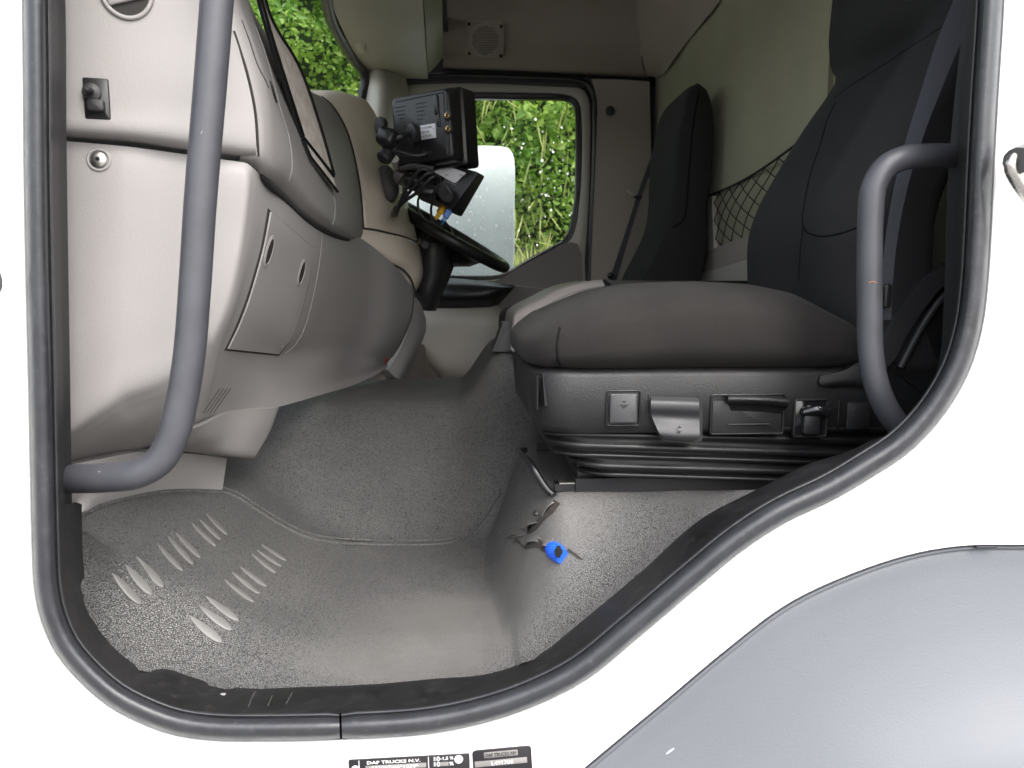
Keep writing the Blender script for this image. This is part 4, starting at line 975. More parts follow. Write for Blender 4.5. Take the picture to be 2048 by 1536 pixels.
# recliner side covers
cov1 = [(1768, 690), (1790, 640), (1822, 592), (1860, 552), (1905, 527), (1960, 515), (1960, 545), (1912, 556), (1878, 580), (1845, 622), (1815, 668), (1792, 716), (1765, 745)]
quadfan('recliner_cover', [P(x, y, .175) for x, y in cov1], (0, .03, 0), 'dark_grey_plastic', seat)
cov2 = [(1792, 745), (1818, 690), (1850, 635), (1885, 588), (1925, 560), (1970, 555), (1970, 790), (1850, 790)]
quadfan('recliner_cover', [P(x, y, .185) for x, y in cov2], (0, .03, 0), 'seat_plastic', seat)
tube('cover_edge', [(1800, 735, .183), (1822, 692, .182), (1853, 638, .182), (1888, 592, .182), (1930, 566, .183)], .005, 'dark_grey_plastic', seat, n=30, seg=10)
box('cushion_pan', (.12, .22, EZ-.112), (.69, .63, EZ-.094), 'seat_plastic', seat)
patch('rear_side_shield', [[(1640, 752, .19), (1690, 740, .19), (1730, 720, .19), (1800, 730, .19), (1900, 740, .19)], [(1640, 768, .186), (1700, 762, .186), (1760, 770, .186), (1830, 800, .186), (1900, 800, .186)], [(1660, 775, .19), (1720, 775, .19), (1780, 800, .19), (1830, 840, .19), (1900, 860, .19)]], 'seat_plastic', seat, 20, 12, back=(0, .02, 0))

# near seat belt
belt = thing('seat_belt', 'blue-grey seat belt webbing hanging beside the passenger backrest', 'seat belt', tuple(P(1772, 620, .165)), 'seat belts')
def ribbon(name, pts, w, m, parent, n=50, nrm=Vector((-.35, -1, 0)), t=.0016):
    c = cr(to3(pts), n); ww = w if hasattr(w, '__len__') else [w, w]
    ww = np.interp(np.linspace(0, 1, n), np.linspace(0, 1, len(ww)), ww); v = []
    for i in range(n):
        tt = Vector(c[min(i+1, n-1)]-c[max(i-1, 0)]).normalized(); s = tt.cross(nrm).normalized(); nn = s.cross(tt).normalized()
        for a, b in ((-1, -1), (1, -1), (1, 1), (-1, 1)): v.append(Vector(c[i])+s*a*ww[i]/2+nn*b*t/2)
    f = [(i*4+k, i*4+(k+1) % 4, i*4+4+(k+1) % 4, i*4+4+k) for i in range(n-1) for k in range(4)]+[(0, 1, 2, 3), tuple((n-1)*4+k for k in range(4))]
    return link(name, v, f, m, parent, True, sharp=.6)
ribbon('webbing', [(1965, -80, .13), (1930, 10, .135), (1895, 90, .14), (1862, 180, .145), (1834, 260, .15), (1810, 340, .152), (1792, 420, .155), (1780, 500, .158), (1773, 580, .16), (1771, 640, .162)], [.030, .026, .019, .015, .013, .013], 'belt_web', belt)
q = frame(P(1772, 592, .152), NB); slab('guide_stop', q, .009, .03, .006, 'black_plastic', belt, r=.004)

# ================================================================== centre console between the seats
con = thing('centre_console', 'beige centre console with dark lid beyond the passenger seat', 'console', (.28, .93, EZ-.12))
prof = [(1022, 700), (1023, 690), (1026, 650), (1030, 630), (1044, 617), (1080, 599), (1112, 582), (1140, 571), (1165, 565), (1190, 561), (1207, 560)]
def conY(dy): return [P(a, b, .80)+Vector((0, dy, 0)) for a, b in prof]
rows = [[q+Vector((.012, 0, -.012)) for q in conY(0)], conY(.008), conY(.03), conY(.15), conY(.27), [q+Vector((.012, 0, -.012)) for q in conY(.28)]]
G = grid(rows, 50, 30); gridmesh('housing', G, 'console_taupe', con, sharp=1.0)
side = [(1022, 700), (1023, 690), (1026, 655), (1031, 633), (1046, 620), (1080, 602), (1112, 585), (1140, 574), (1165, 568), (1207, 563), (1245, 590), (1300, 600), (1300, 700)]
quadfan('near_side', [P(a, b, .803) for a, b in side], (0, .012, 0), 'console_taupe', con)
box('lid', (P(1209, 560, .80).x, .80, EZ-.06), (.62, 1.08, P(1209, 561, .80).z), 'seat_plastic', con)
tube('lid_gasket', [P(1207, 560, .80), P(1222, 572, .793), P(1240, 587, .793)], .003, 'hole_black', con, n=14, seg=8)
line('moulding_line', surf([o for o in con.children if o.name.startswith('near_side')][0]), [(1118, 603), (1150, 598), (1185, 594), (1220, 592)], .002, 'console_taupe', .0005, con, n=20)
quadfan('front_foot', [P(x, y, .84) for x, y in ((1006, 646), (1030, 643), (1030, 705), (984, 703), (994, 680))], (0, .1, 0), 'dark_grey_plastic', con)
quadfan('front_step', [P(x, y, .835) for x, y in ((1012, 660), (1026, 652), (1026, 703), (990, 703))], (0, .1, 0), 'lever_plastic', con)

# ================================================================== driver seat
ds = thing('driver_seat', 'black fabric driver seat back by the far wall', 'seat', (.45, 1.4, EZ-.3))
ol = [(1400, 160), (1384, 167), (1372, 192), (1368, 222), (1358, 258), (1352, 315), (1346, 380), (1332, 460), (1308, 515), (1286, 560), (1270, 640), (1400, 640), (1404, 556), (1416, 509), (1420, 417), (1428, 324), (1430, 240), (1424, 195), (1412, 168)]
oc = cr(ol, 60, closed=True)
cen = np.array([1380, 420.])
def dring(Y, k, base=1.2):
    return [P(*(q+(cen-q)/np.linalg.norm(cen-q)*k), base)+Vector((0, Y, 0)) for q in oc]
rings('backrest', [dring(.0, 16), dring(.004, 7), dring(.02, 2), dring(.05, 0), dring(.23, 0), dring(.27, 3), dring(.30, 12)], 'seat_fabric', ds, sharp=None)
sd_ = [o for o in ds.children if o.name.startswith('backrest')][0]; bvd = surf(sd_)
line('backrest_seam', bvd, [(1398, 180), (1385, 260), (1378, 340), (1366, 440), (1345, 455)], .002, 'seam', 0, ds, n=30)
superbox('cushion', .10, .56, 1.2, 1.66, lambda x, y: -.02, lambda x, y: -.16, 'seat_fabric', ds, nu=40, nv=16)
box('seat_plinth', (.15, 1.24, EZ-.56), (.56, 1.62, EZ-.14), 'seat_plastic', ds)
dbt = thing('seat_belt', 'thin dark seat belt against the far pillar by the driver seat', 'seat belt', tuple(P(1225, 560, 1.88)), 'seat belts')
ribbon('webbing', [(1310, 310, 1.86), (1296, 345, 1.86), (1281, 385, 1.87), (1262, 445, 1.88), (1243, 505, 1.88), (1224, 566, 1.88)], [.02, .016, .018, .024], 'belt_web', dbt, n=24)
tube('buckle_tongue', [(1254, 381, 1.85), (1262, 388, 1.85), (1268, 392, 1.85)], .003, 'bright_steel', dbt, n=8, seg=8)
sphere_pts('belt_stop', P(1276, 394, 1.85), .012, 'black_plastic', dbt, (1.3, .6, .5), n=8)
sphere_pts('anchor', P(1221, 551, 1.88), .012, 'black_plastic', dbt, n=8)
# ================================================================== cargo net on the rear wall
net = thing('cargo_net', 'black elastic mesh net pocket on the rear wall', 'net', tuple(PXp(1470, 490, .66)))
NX = .664
tl, tr_, br, bl = PXp(1420, 390, NX), PXp(1600, 283, NX), PXp(1600, 432, NX), PXp(1424, 500, NX)
def nq(s, t):
    b = (tl.lerp(tr_, s)).lerp(bl.lerp(br, s), t); return b+Vector((-.015*math.sin(math.pi*t)*math.sin(math.pi*min(1, s*1.2)), 0, -.012*math.sin(math.pi*s)*(1-t)))
tube('top_cord', [nq(s, 0) for s in np.linspace(0, 1, 9)], .0028, 'net_cord', net, n=30, seg=6)
tube('side_cord', [nq(0, t) for t in np.linspace(0, 1, 5)], .0022, 'net_cord', net, n=12, seg=6)
for sgn in (1, -1):
    for k in range(-4, 9):
        pts = [(k*.135+sgn*0.0+(t if sgn > 0 else 1-t)*.42, t) for t in np.linspace(0, 1, 9)]
        pts = [(s, t) for s, t in pts if 0 <= s <= 1]
        if len(pts) > 2: tube('mesh_cord', [nq(s, t) for s, t in pts], .0013, 'net_cord', net, n=12, seg=5)
tray = thing('net_tray', 'beige plastic tray frame below the mesh net', 'tray', tuple(PXp(1450, 540, .66)))
quadfan('front_lip', [PXp(x, y, .655) for x, y in ((1414, 502), (1600, 432), (1600, 478), (1410, 546))], (.012, 0, 0), 'pillar_taupe', tray)
quadfan('side_post', [PXp(x, y, .657) for x, y in ((1416, 395), (1424, 392), (1428, 500), (1414, 502))], (.012, 0, 0), 'door_beige', tray)
quadfan('shelf', [PXp(x, y, .652) for x, y in ((1400, 549), (1600, 482), (1600, 560), (1400, 566))], (.014, 0, 0), 'door_beige', tray)

# ================================================================== driver's door
door = thing('driver_door', 'closed driver door with window on the far side', 'door', tuple(P(1000, 700, 1.99)))
def ringmesh(name, outer, inner, Y, dY, m, parent, n=90, **k):
    A = cr(outer, n, closed=True); B = cr(inner, n, closed=True)
    # align the starts
    s = int(np.argmin(np.linalg.norm(B-A[0], axis=1))); B = np.roll(B, -s, 0)
    mid = A*.5+B*.5
    R = [[P(*q, Y)+Vector((0, dY, 0)) for q in A], [P(*q, Y)+Vector((0, .004, 0)) for q in A], [P(*(a*.85+b*.15), Y) for a, b in zip(A, B)], [P(*(a*.2+b*.8), Y) for a, b in zip(A, B)], [P(*q, Y)+Vector((0, .004, 0)) for q in B], [P(*q, Y)+Vector((0, dY, 0)) for q in B]]
    v, f = [], []
    for r in R: v += r
    for i in range(5):
        for j in range(n): f.append((i*n+j, i*n+(j+1) % n, (i+1)*n+(j+1) % n, (i+1)*n+j))
    return link(name, v, f, m, parent, True, sharp=.8, **k)
fo = [(808, 172), (900, 164), (1050, 166), (1140, 171), (1164, 177), (1177, 196), (1181, 240), (1180, 340), (1176, 440), (1170, 520), (1166, 575), (1100, 585), (980, 580), (860, 580), (790, 575), (780, 480), (780, 330), (786, 220), (795, 185)]
fi = [(830, 190), (910, 184), (1050, 185), (1130, 188), (1150, 194), (1160, 207), (1164, 240), (1164, 340), (1160, 400), (1152, 455), (1140, 482), (1120, 496), (1064, 527), (1012, 553), (990, 559), (900, 559), (830, 557), (806, 540), (803, 480), (803, 340), (806, 230), (812, 200)]
gi = [(832, 200), (910, 197), (1050, 198), (1126, 199), (1142, 203), (1149, 213), (1152, 240), (1152, 340), (1150, 395), (1143, 440), (1132, 474), (1110, 488), (1060, 515), (1008, 545), (985, 551), (900, 551), (835, 549), (818, 536), (815, 480), (815, 340), (817, 230), (822, 207)]
ringmesh('window_frame', fo, fi, 1.97, .04, 'door_beige', door)
ringmesh('window_rubber', [tuple(q) for q in (np.array(fi)*1.0)], gi, 1.978, .025, 'black_plastic', door)
v = [P(*q, 1.995) for q in cr(gi, 60, closed=True)]
tr0 = tessellate_polygon([v]); link('window_pane', v, [tuple(t) for t in tr0], 'glass', door, False)
tube('frame_seal', [(800, 158, 1.955), (900, 152, 1.955), (1050, 156, 1.955), (1150, 161, 1.955), (1176, 170, 1.955), (1188, 192, 1.955), (1191, 240, 1.955), (1189, 340, 1.955), (1184, 450, 1.955), (1177, 580, 1.955)], .011, 'black_plastic', door, n=60, seg=10)
tube('sill_bead', [(880, 551, 1.965), (985, 551, 1.965), (1008, 547, 1.965), (1060, 518, 1.965), (1125, 482, 1.965)], .0022, 'bright_steel', door, n=30, seg=8)
quadfan('door_card', [P(x, y, 1.962) for x, y in ((1012, 552), (1060, 526), (1122, 490), (1142, 484), (1156, 488), (1163, 510), (1166, 580), (1166, 720), (780, 720), (780, 563), (990, 562))], (0, .03, 0), 'door_card', door)
tube('card_line', [(1026, 571, 1.958), (1075, 576, 1.958), (1120, 580, 1.958)], .0014, 'door_beige', door, n=12, seg=6)
patch('armrest', [[(852, 560, 1.955), (890, 556, 1.94), (950, 560, 1.93), (1000, 566, 1.93), (1030, 571, 1.95)], [(852, 575, 1.91), (890, 572, 1.89), (950, 572, 1.88), (1000, 576, 1.88), (1026, 577, 1.92)],
                  [(850, 596, 1.90), (890, 594, 1.88), (945, 594, 1.87), (990, 594, 1.88), (1014, 590, 1.92)], [(850, 612, 1.93), (890, 614, 1.91), (940, 614, 1.91), (982, 613, 1.92), (1000, 606, 1.94)]], 'black_plastic', door, 30, 20, back=(0, .05, 0), label='black armrest on the far door')
patch('door_pocket', [[(838, 618, 1.94), (880, 616, 1.92), (940, 616, 1.92), (994, 611, 1.94), (1034, 648, 1.95)], [(832, 640, 1.90), (880, 638, 1.885), (940, 638, 1.885), (1000, 640, 1.89), (1040, 670, 1.92)],
                      [(830, 680, 1.89), (880, 680, 1.88), (940, 680, 1.88), (1000, 690, 1.885), (1040, 700, 1.92)], [(850, 718, 1.90), (885, 735, 1.885), (930, 745, 1.885), (1000, 740, 1.89), (1040, 740, 1.92)],
                      [(868, 742, 1.93), (892, 762, 1.92), (925, 768, 1.92), (1000, 770, 1.92), (1040, 770, 1.94)]], 'pocket_beige', door, 30, 30, back=(0, .03, 0), label='beige moulded door pocket')
box('lower_skin', (-.5, 2.0, EZ-.6), (.5, 2.03, EZ-.02), 'dash_gap', door)

# speaker in the overhead panel
q, n_ = hit(bvo, 970, 78, .0); fr = frame(q, n_)
sp = thing('overhead_speaker', 'small brown overhead speaker with perforated round grille', 'speaker', tuple(q))
A_, B_ = hit(bvo, 932, 40)[0], hit(bvo, 1010, 118)[0]; W_ = abs((B_-A_).dot(fr[1])); H_ = abs((B_-A_).dot(fr[2]))
stack('bezel', fr, [(rrect(W_, H_, .022), -.01), (rrect(W_, H_, .022), .008), (inset2(W_, H_, .022, .004), .012), (inset2(W_, H_, .022, .012), .0125)], 'lining_brown', sp)
stack('grille', fr, [(ell2(W_*.41, W_*.41, 32), .008), (ell2(W_*.41, W_*.41, 32), .0135), (ell2(W_*.33, W_*.33, 32), .0165)], 'pillar_taupe', sp)
v, f = [], []
for i in range(-8, 9):
    for j in range(-8, 9):
        a, b = (i+.5*(j % 2))*W_*.046, j*W_*.042
        if a*a+b*b < (W_*.34)**2:
            c = fr[0]+fr[1]*a+fr[2]*b+fr[3]*.0172; b0 = len(v)
            v += [c+fr[1]*(W_*.014*math.cos(k*math.pi/3))+fr[2]*(W_*.014*math.sin(k*math.pi/3)) for k in range(6)]; f.append(tuple(range(b0, b0+6)))
link('grille_holes', v, f, 'hole_black', sp, False, kind='stuff')
for a, b in ((-.4, .40), (.4, .36), (-.4, -.36), (.4, -.40)):
    c = fr[0]+fr[1]*a*W_+fr[2]*b*H_+fr[3]*.0125; stack('fixing_screw', (c, *fr[1:]), [(ell2(.005, .005, 10), -.002), (ell2(.005, .005, 10), .002)], 'hole_black', sp)

# exterior mirror beyond the driver's window
mir = thing('door_mirror', 'raindrop-covered exterior mirror, sky reflection painted pale, beyond the driver window', 'mirror', tuple(P(940, 560, 2.3)))
mo = [(812, 296), (900, 292), (1005, 293), (1020, 298), (1028, 315), (1029, 420), (1028, 520), (1022, 560), (1000, 570), (900, 572), (812, 570), (806, 440)]
mc = cr(mo, 70, closed=True); mcen = mc.mean(0)
def MT(q, h=0.0): return P(q[0], q[1], 2.32-(q[1]-430)/500*.5)+Vector((0, h, 0))  # face leaned back so that it catches sky light
rings('mirror_glass', [[MT(q, h) for q in mcen+(mc-mcen)*s] for s, h in ((1, .04), (1, .004), (.985, .0))], 'mirror_sky_pale', mir, sharp=.5)
rings('housing', [[MT(q, .042+h) for q in mcen+(mc-mcen)*s] for s, h in ((1, 0), (.97, .05), (.8, .08))], 'black_plastic', mir, sharp=.6)
tube('mount_arm', [P(880, 600, 2.32), P(850, 640, 2.2), P(840, 650, 2.08)], .018, 'black_plastic', mir, n=16, seg=10)
v, f = [], []
for k in range(300):
    x, y = random.uniform(815, 1022), random.uniform(300, 545)
    c = MT((x, y), -.001); r = random.choice((.002, .003, .003, .004, .006)); el = random.uniform(.7, 1.5); b0 = len(v)
    rp = r*490; v += [MT((x+rp*math.cos(2*math.pi*i/8), y+rp*el*math.sin(2*math.pi*i/8)), -.0012) for i in range(8)]+[MT((x, y), -.0022)]
    f += [(b0+i, b0+(i+1) % 8, b0+8) for i in range(8)]
link('raindrops', v, f, 'drop_white', mir, True, kind='stuff')
lab = MT((838, 413), -.002); link('maker_label', [lab, lab+Vector((.03, 0, -.012)), lab+Vector((.03, 0, -.05)), lab+Vector((0, 0, -.038))], [(0, 1, 2, 3)], 'label_white', mir, False)

# ================================================================== steering wheel
stw = thing('steering_wheel', 'black steering wheel beyond the cream pod', 'steering wheel', tuple(P(905, 480, 1.5)))
ctr = P(893, 466, 1.52); ax = Vector((.87, 0, -.50)).normalized(); bx_ = Vector((0, 1, .13)).normalized(); nw = ax.cross(bx_).normalized()
if nw.z < 0: nw = -nw
Rw = .198
tube('rim', [ctr+ax*(Rw*math.cos(a))+bx_*(Rw*math.sin(a)) for a in [2*math.pi*k/36 for k in range(36)]], .0165, 'black_plastic', stw, n=90, seg=16, closed=True)
for a in (.5, 2.4, math.pi+.5, math.pi+2.4):
    d_ = ax*math.cos(a)+bx_*math.sin(a)
    ribbon('spoke', [ctr+d_*.04-nw*.03, ctr+d_*.11-nw*.022, ctr+d_*.195], [.06, .045, .035], 'black_plastic', stw, n=10, nrm=nw, t=.018)
stack('hub', (ctr-nw*.05, ax, bx_, nw), [(ell2(.06, .06, 28), -.03), (ell2(.11, .10, 28), .0), (ell2(.135, .12, 28), .03), (ell2(.10, .09, 28), .045), (ell2(.05, .05, 28), .052)], 'black_plastic', stw)
colm = thing('steering_column', 'dark grey steering column shroud below the wheel', 'steering column', tuple(P(860, 600, 1.5)))
patch('shroud', [[(846, 468, 1.42), (868, 452, 1.40), (890, 445, 1.42), (905, 460, 1.5)], [(836, 500, 1.42), (860, 500, 1.38), (890, 500, 1.40), (915, 500, 1.5)], [(832, 545, 1.43), (858, 548, 1.39), (880, 552, 1.40), (900, 555, 1.5)],
                  [(830, 585, 1.44), (850, 590, 1.40), (868, 592, 1.41), (884, 592, 1.5)], [(842, 620, 1.46), (855, 622, 1.43), (864, 622, 1.44), (872, 622, 1.5)]], 'dark_grey_plastic', colm, 20, 24, back=(-.02, .08, 0))
q = frame(P(851, 487, 1.385), Vector((.15, -1, .1))); stack('knob', q, [(ell2(.017, .017), -.01), (ell2(.017, .017), .004), (ell2(.014, .014), .006), (ell2(.0085, .0085), .0065), (ell2(.0085, .0085), .009), (ell2(.006, .006), .0095)], 'dark_grey_plastic', colm)
quadfan('lock_recess', [P(x, y, 1.388) for x, y in ((842, 492), (860, 496), (852, 512), (847, 512))], (0, .01, 0), 'hole_black', colm)
patch('stalk_collar', [[(836, 470, 1.40), (860, 452, 1.38), (892, 442, 1.40)], [(842, 482, 1.38), (866, 466, 1.355), (900, 455, 1.38)], [(855, 492, 1.40), (878, 482, 1.38), (905, 470, 1.40)]], 'black_plastic', colm, 14, 12, back=(0, .05, -.01))

# ================================================================== reversing monitor on its bracket
mon = thing('reversing_monitor', 'black reversing monitor with sun hood, seen from the back', 'monitor', tuple(P(800, 305, 1.09)))
TL, TR, BR, BL = P(771, 202, 1.07), P(890, 170, .985), P(914, 320, .985), P(800, 328, 1.05)
def mquad(s, t): return TL.lerp(TR, s).lerp(BL.lerp(BR, s), t)
mx_ = (TR-TL+BR-BL).normalized(); my_ = (TL-BL+TR-BR).normalized(); mn = mx_.cross(my_).normalized()
if mn.y > 0: mn = -mn                                  # towards the camera: back of the monitor
my_ = (my_-mx_*my_.dot(mx_)).normalized()
mcn = mquad(.5, .5); mw = ((TR-TL).length+(BR-BL).length)/2; mh = ((BL-TL).length+(BR-TR).length)/2
MF = (mcn, mx_, my_, mn)
stack('body', MF, [(rrect(mw*1.06, mh*1.03, .010), -.045), (rrect(mw*1.06, mh*1.03, .010), -.020), (rrect(mw*1.03, mh, .010), -.012), (rrect(mw*.97, mh*.95, .012), -.002), (rrect(mw*.93, mh*.9, .012), 0)], 'monitor_black', mon)
R_ = []
for s_, h_ in ((1.0, -.040), (1.10, -.046), (1.12, -.10), (1.09, -.10), (1.06, -.05)):
    R_.append([mcn+mx_*a*s_+my_*b*s_+mn*h_+mx_*.0 for a, b in rrect(mw*1.03, mh*1.0, .008)])
rings('sun_hood', R_, 'monitor_black', mon, cap0=False, cap1=False, sharp=.5)
def mp(u, v_, h=0.0): return mcn+mx_*(u-.5)*mw+my_*(.5-v_)*mh+mn*h
def mfr(u, v_, h=0.0): return (mp(u, v_, h), mx_, my_, mn)
# bright top bevel, ribs, side strip
quadfan('top_bevel', [mp(.03, .02, -.006), mp(.5, .015, -.006), mp(.97, .02, -.006), mp(.9, .075, .0012), mp(.5, .075, .0012), mp(.1, .085, .0012)], -mn*.004, 'dark_grey_plastic', mon)
quadfan('side_strip', [mp(.90, .06, .0012), mp(.985, .06, -.004), mp(.995, .93, -.004), mp(.90, .93, .0012)], -mn*.004, 'dark_grey_plastic', mon)
slab('cable_rib', mfr(.78, .22, -.002), .012, .045, .006, 'monitor_black', mon, r=.005)
slab('cable_rib', mfr(.80, .42, -.002), .008, .035, .005, 'monitor_black', mon, r=.004)
v, f = [], []
def dots(u0, v0, rows_):
    for r_, (n_, sh) in enumerate(rows_):
        for k in range(n_):
            c = mp(u0+k*.035+sh, v0+r_*.055, .0006); b0 = len(v)
            v.extend([c+mx_*(.0016*math.cos(i*math.pi/3))+my_*(.0016*math.sin(i*math.pi/3)) for i in range(6)]); f.append(tuple(range(b0, b0+6)))
dots(.07, .16, [(6, 0), (5, .02), (4, .05), (3, .08), (2, .11), (1, .14)])
dots(.45, .16, [(5, 0), (5, 0), (4, 0), (4, .01), (3, .0), (2, .0), (1, .0)])
link('vent_holes', v, f, 'hole_black', mon, False, kind='stuff')
lb = slab('rating_label', mfr(.615, .57, 0), mw*.255, mh*.20, .0008, 'label_white', mon, r=.001, bev=.0002)
lx, ly = mw*.255, mh*.20; o_ = mp(.615, .57, .0009)-mx_*lx*.46+my_*ly*.22
text('print', '7"HD COLOR MONITOR', o_, mx_, my_, lx*.72, ly*.15, 'print_black', lb)
text('print', 'MODEL: TV7004TW', o_-my_*ly*.30, mx_, my_, lx*.55, ly*.15, 'print_black', lb)
text('print', 'POWER: DC9-32V 5W', o_-my_*ly*.60, mx_, my_, lx*.62, ly*.15, 'print_black', lb)
text('print', 'CE', o_-my_*ly*.2+mx_*lx*.80, mx_, my_, lx*.10, ly*.15, 'print_grey', lb)
for vv in (.40, .585):
    fr = mfr(.955, vv, -.002); j = stack('video_jack', fr, [(ell2(.0105, .0105, 18), 0), (ell2(.0105, .0105, 18), .004), (ell2(.008, .008, 18), .0048)], 'black_plastic', mon)
    tube('jack_ring', [fr[0]+fr[3]*.006+fr[1]*(.0048*math.cos(a))+fr[2]*(.0048*math.sin(a)) for a in ang], .0014, 'brass', j, n=30, seg=6, closed=True)
quadfan('bracket_rail', [mp(.38, .55, .0006), mp(.44, .55, .0006), mp(.47, .99, .0006), mp(.40, .99, .0006)], mn*.003, 'black_plastic', mon)
# clamp: thumb wheel, arm, knuckle
def ball(name, px, py, Y, r, m='black_plastic', parent=mon, sc=(1, 1, 1)): return sphere_pts(name, P(px, py, Y), r, m, parent, sc, n=12)
k0 = P(824, 268, 1.0); kd = Vector((-.75, -.45, -.12)).normalized()
stack('thumb_wheel', frame(k0, kd), [(ell2(.021, .021, 26), -.010), (ell2(.0225, .0225, 26), -.007), (ell2(.0225, .0225, 26), .003), (ell2(.018, .018, 26), .006)], 'dark_grey_plastic', mon)
tube('clamp_arm', [k0+kd*.006, P(806, 272, .985), P(792, 276, .985)], [.006, .006, .010, .012], 'black_plastic', mon, n=14, seg=12)
c_ = P(779, 280, .995); slab('knuckle', frame(c_, Vector((-.3, -.9, .25)), Vector((.3, 0, 1))), .046, .040, .030, 'black_plastic', mon, r=.013, bev=.010)
stack('knob', frame(P(762, 251, 1.0), Vector((-.6, -.7, .1))), [(ell2(.014, .017, 20), -.008), (ell2(.0155, .0185, 20), -.005), (ell2(.0155, .0185, 20), .006), (ell2(.012, .015, 20), .009)], 'dark_grey_plastic', mon)
tube('knob_stem', [P(766, 258, 1.0), P(775, 270, 1.0)], .005, 'bright_steel', mon, n=6, seg=8)
stack('swivel_cap', frame(P(771, 312, 1.0), Vector((-.45, -.45, -.7))), [(ell2(.017, .017, 22), -.016), (ell2(.0175, .0175, 22), .008), (ell2(.014, .014, 22), .012)], 'dark_grey_plastic', mon)
tube('cable', [(784, 302, .985), (800, 304, .975), (820, 310, .965), (840, 311, .965), (856, 306, .97), (862, 304, .985)], .0045, 'cable_black', mon, n=30, seg=10)
stack('cable_boot', (mp(.555, .86, 0), mx_, my_, mn), [(ell2(.008, .010, 16), -.002), (ell2(.008, .010, 16), .006), (ell2(.006, .007, 16), .010)], 'black_plastic', mon)
tube('post', [P(789, 318, 1.05), P(796, 345, 1.12)], .010, 'door_beige', mon, n=6, seg=12)

# ================================================================== load indicator on ball mount
ind = thing('load_indicator', 'black load indicator box tilted below the monitor', 'display unit', tuple(P(880, 420, 1.1)))
bq = [P(838, 312, 1.10), P(959, 345, 1.03), P(904, 420, 1.03), P(818, 372, 1.10)]
fq = [P(880, 318, 1.2), P(970, 352, 1.10), P(923, 434, 1.10), P(840, 400, 1.2)]
def bev4(q, k):
    c = sum(q, Vector())/4; out = []
    for i in range(4):
        a, b, d_ = q[i], q[i-1], q[(i+1) % 4]
        out += [a.lerp(b, k), a.lerp(a*.5+(a.lerp(b, k)+a.lerp(d_, k))*.25, .8), a.lerp(d_, k)]
    return out
cbq = sum(bq, Vector())/4
rings('case', [bev4([q.lerp(cbq, .02)+Vector((0, -.002, 0)) for q in bq], .04), bev4(bq, .05), bev4(fq, .05)], 'monitor_black', ind, sharp=.4)
ix_ = (bq[1]-bq[0]).normalized(); iy_ = (bq[0]-bq[3]); iy_ = (iy_-ix_*iy_.dot(ix_)).normalized(); inn = ix_.cross(iy_).normalized()
if inn.y > 0: inn = -inn
lq = [P(866, 339, 1.07), P(904, 323, 1.04), P(934, 340, 1.035), P(911, 363, 1.04)]
bvi = surf([o for o in ind.children if o.name.startswith('case')][0])
lq = on(bvi, [(868, 344), (897, 333), (934, 347), (911, 368)], .003)
lbl = link('approval_label', bev4(lq, .08), [tuple(range(12))], 'label_white', ind, False)
lx_ = (lq[2]-lq[1]).normalized(); ly_ = (lq[1]-lq[0]).normalized(); ly_ = (lq[1]-lq[2]).cross(lq[0]-lq[1]); 
ln_ = (lq[2]-lq[1]).cross(lq[0]-lq[1]).normalized()
if ln_.y > 0: ln_ = -ln_
tx = (lq[2]-lq[1]).normalized(); ty = ln_.cross(tx).normalized()
LW = (lq[2]-lq[1]).length; o_ = lq[1]+ln_*.0006
text('print', 'CE', o_+tx*LW*.72-ty*.016, tx, ty, LW*.2, .0085, 'print_black', lbl, bold=.01)
text('print', 'onboard axle load indicator', o_+tx*LW*.06-ty*.022, tx, ty, LW*.84, .0045, 'print_black', lbl, bold=.02)
for k in range(3):        # lines too small to read
    slab('print_line', (o_+tx*LW*(.46-.025*k)-ty*(.0257+.0045*k), tx, ty, ln_), LW*(.8-.05*k), .0014, .0002, 'print_grey', lbl, r=.0003, bev=.0001)
rm = thing('ball_mount', 'black ball joint mount with oval plate on the cream pod', 'mount', tuple(hit(bvp, 776, 368)[0]))
q, n_ = hit(bvp, 775, 366, .0); q = P(776, 366, q.y-.028); fr = frame(q, Vector((.12, -1, .02)), Vector((-.25, 0, 1)))
pl = stack('base_plate', fr, [(ell2(.026, .045, 30), -.03), (ell2(.026, .045, 30), .004), (ell2(.022, .041, 30), .0075), (ell2(.012, .022, 30), .012)], 'mount_plastic', rm)
for dy in (.027, -.025): stack('plate_screw', (fr[0]+fr[2]*dy+fr[3]*.0075, *fr[1:]), [(ell2(.0055, .0055, 12), -.003), (ell2(.0055, .0055, 12), .001), (ell2(.003, .003, 12), .0022)], 'bright_steel', pl)
ball('ball', 803, 354, 1.09, .0195, 'mount_plastic', rm)
tube('clamp_arm', [P(806, 360, 1.085), P(828, 366, 1.06), P(850, 373, 1.04), P(872, 381, 1.03)], [.013, .019, .018, .018, .015], 'black_plastic', rm, n=26, seg=16)
tube('clamp_half', [P(800, 337, 1.06), P(830, 333, 1.04), P(866, 338, 1.03)], [.005, .008, .006], 'mount_plastic', rm, n=20, seg=12)
stack('wing_knob', frame(P(858, 384, 1.0), Vector((-.1, -.6, -.8))), [(rrect(.03, .024, .006), -.012), (rrect(.032, .026, .006), .006), (rrect(.024, .018, .006), .012)], 'black_plastic', rm)
stack('device_plate', frame(P(889, 384, 1.02), Vector((-.25, -.9, -.25)), Vector((-.6, 0, 1))), [(ell2(.017, .027, 26), -.008), (ell2(.017, .027, 26), .003), (ell2(.012, .021, 26), .007)], 'dark_grey_plastic', rm)
stack('plate_screw', frame(P(893, 386, 1.008), Vector((-.25, -.9, -.25))), [(ell2(.005, .005, 12), -.002), (ell2(.005, .005, 12), .0022)], 'black_plastic', rm)
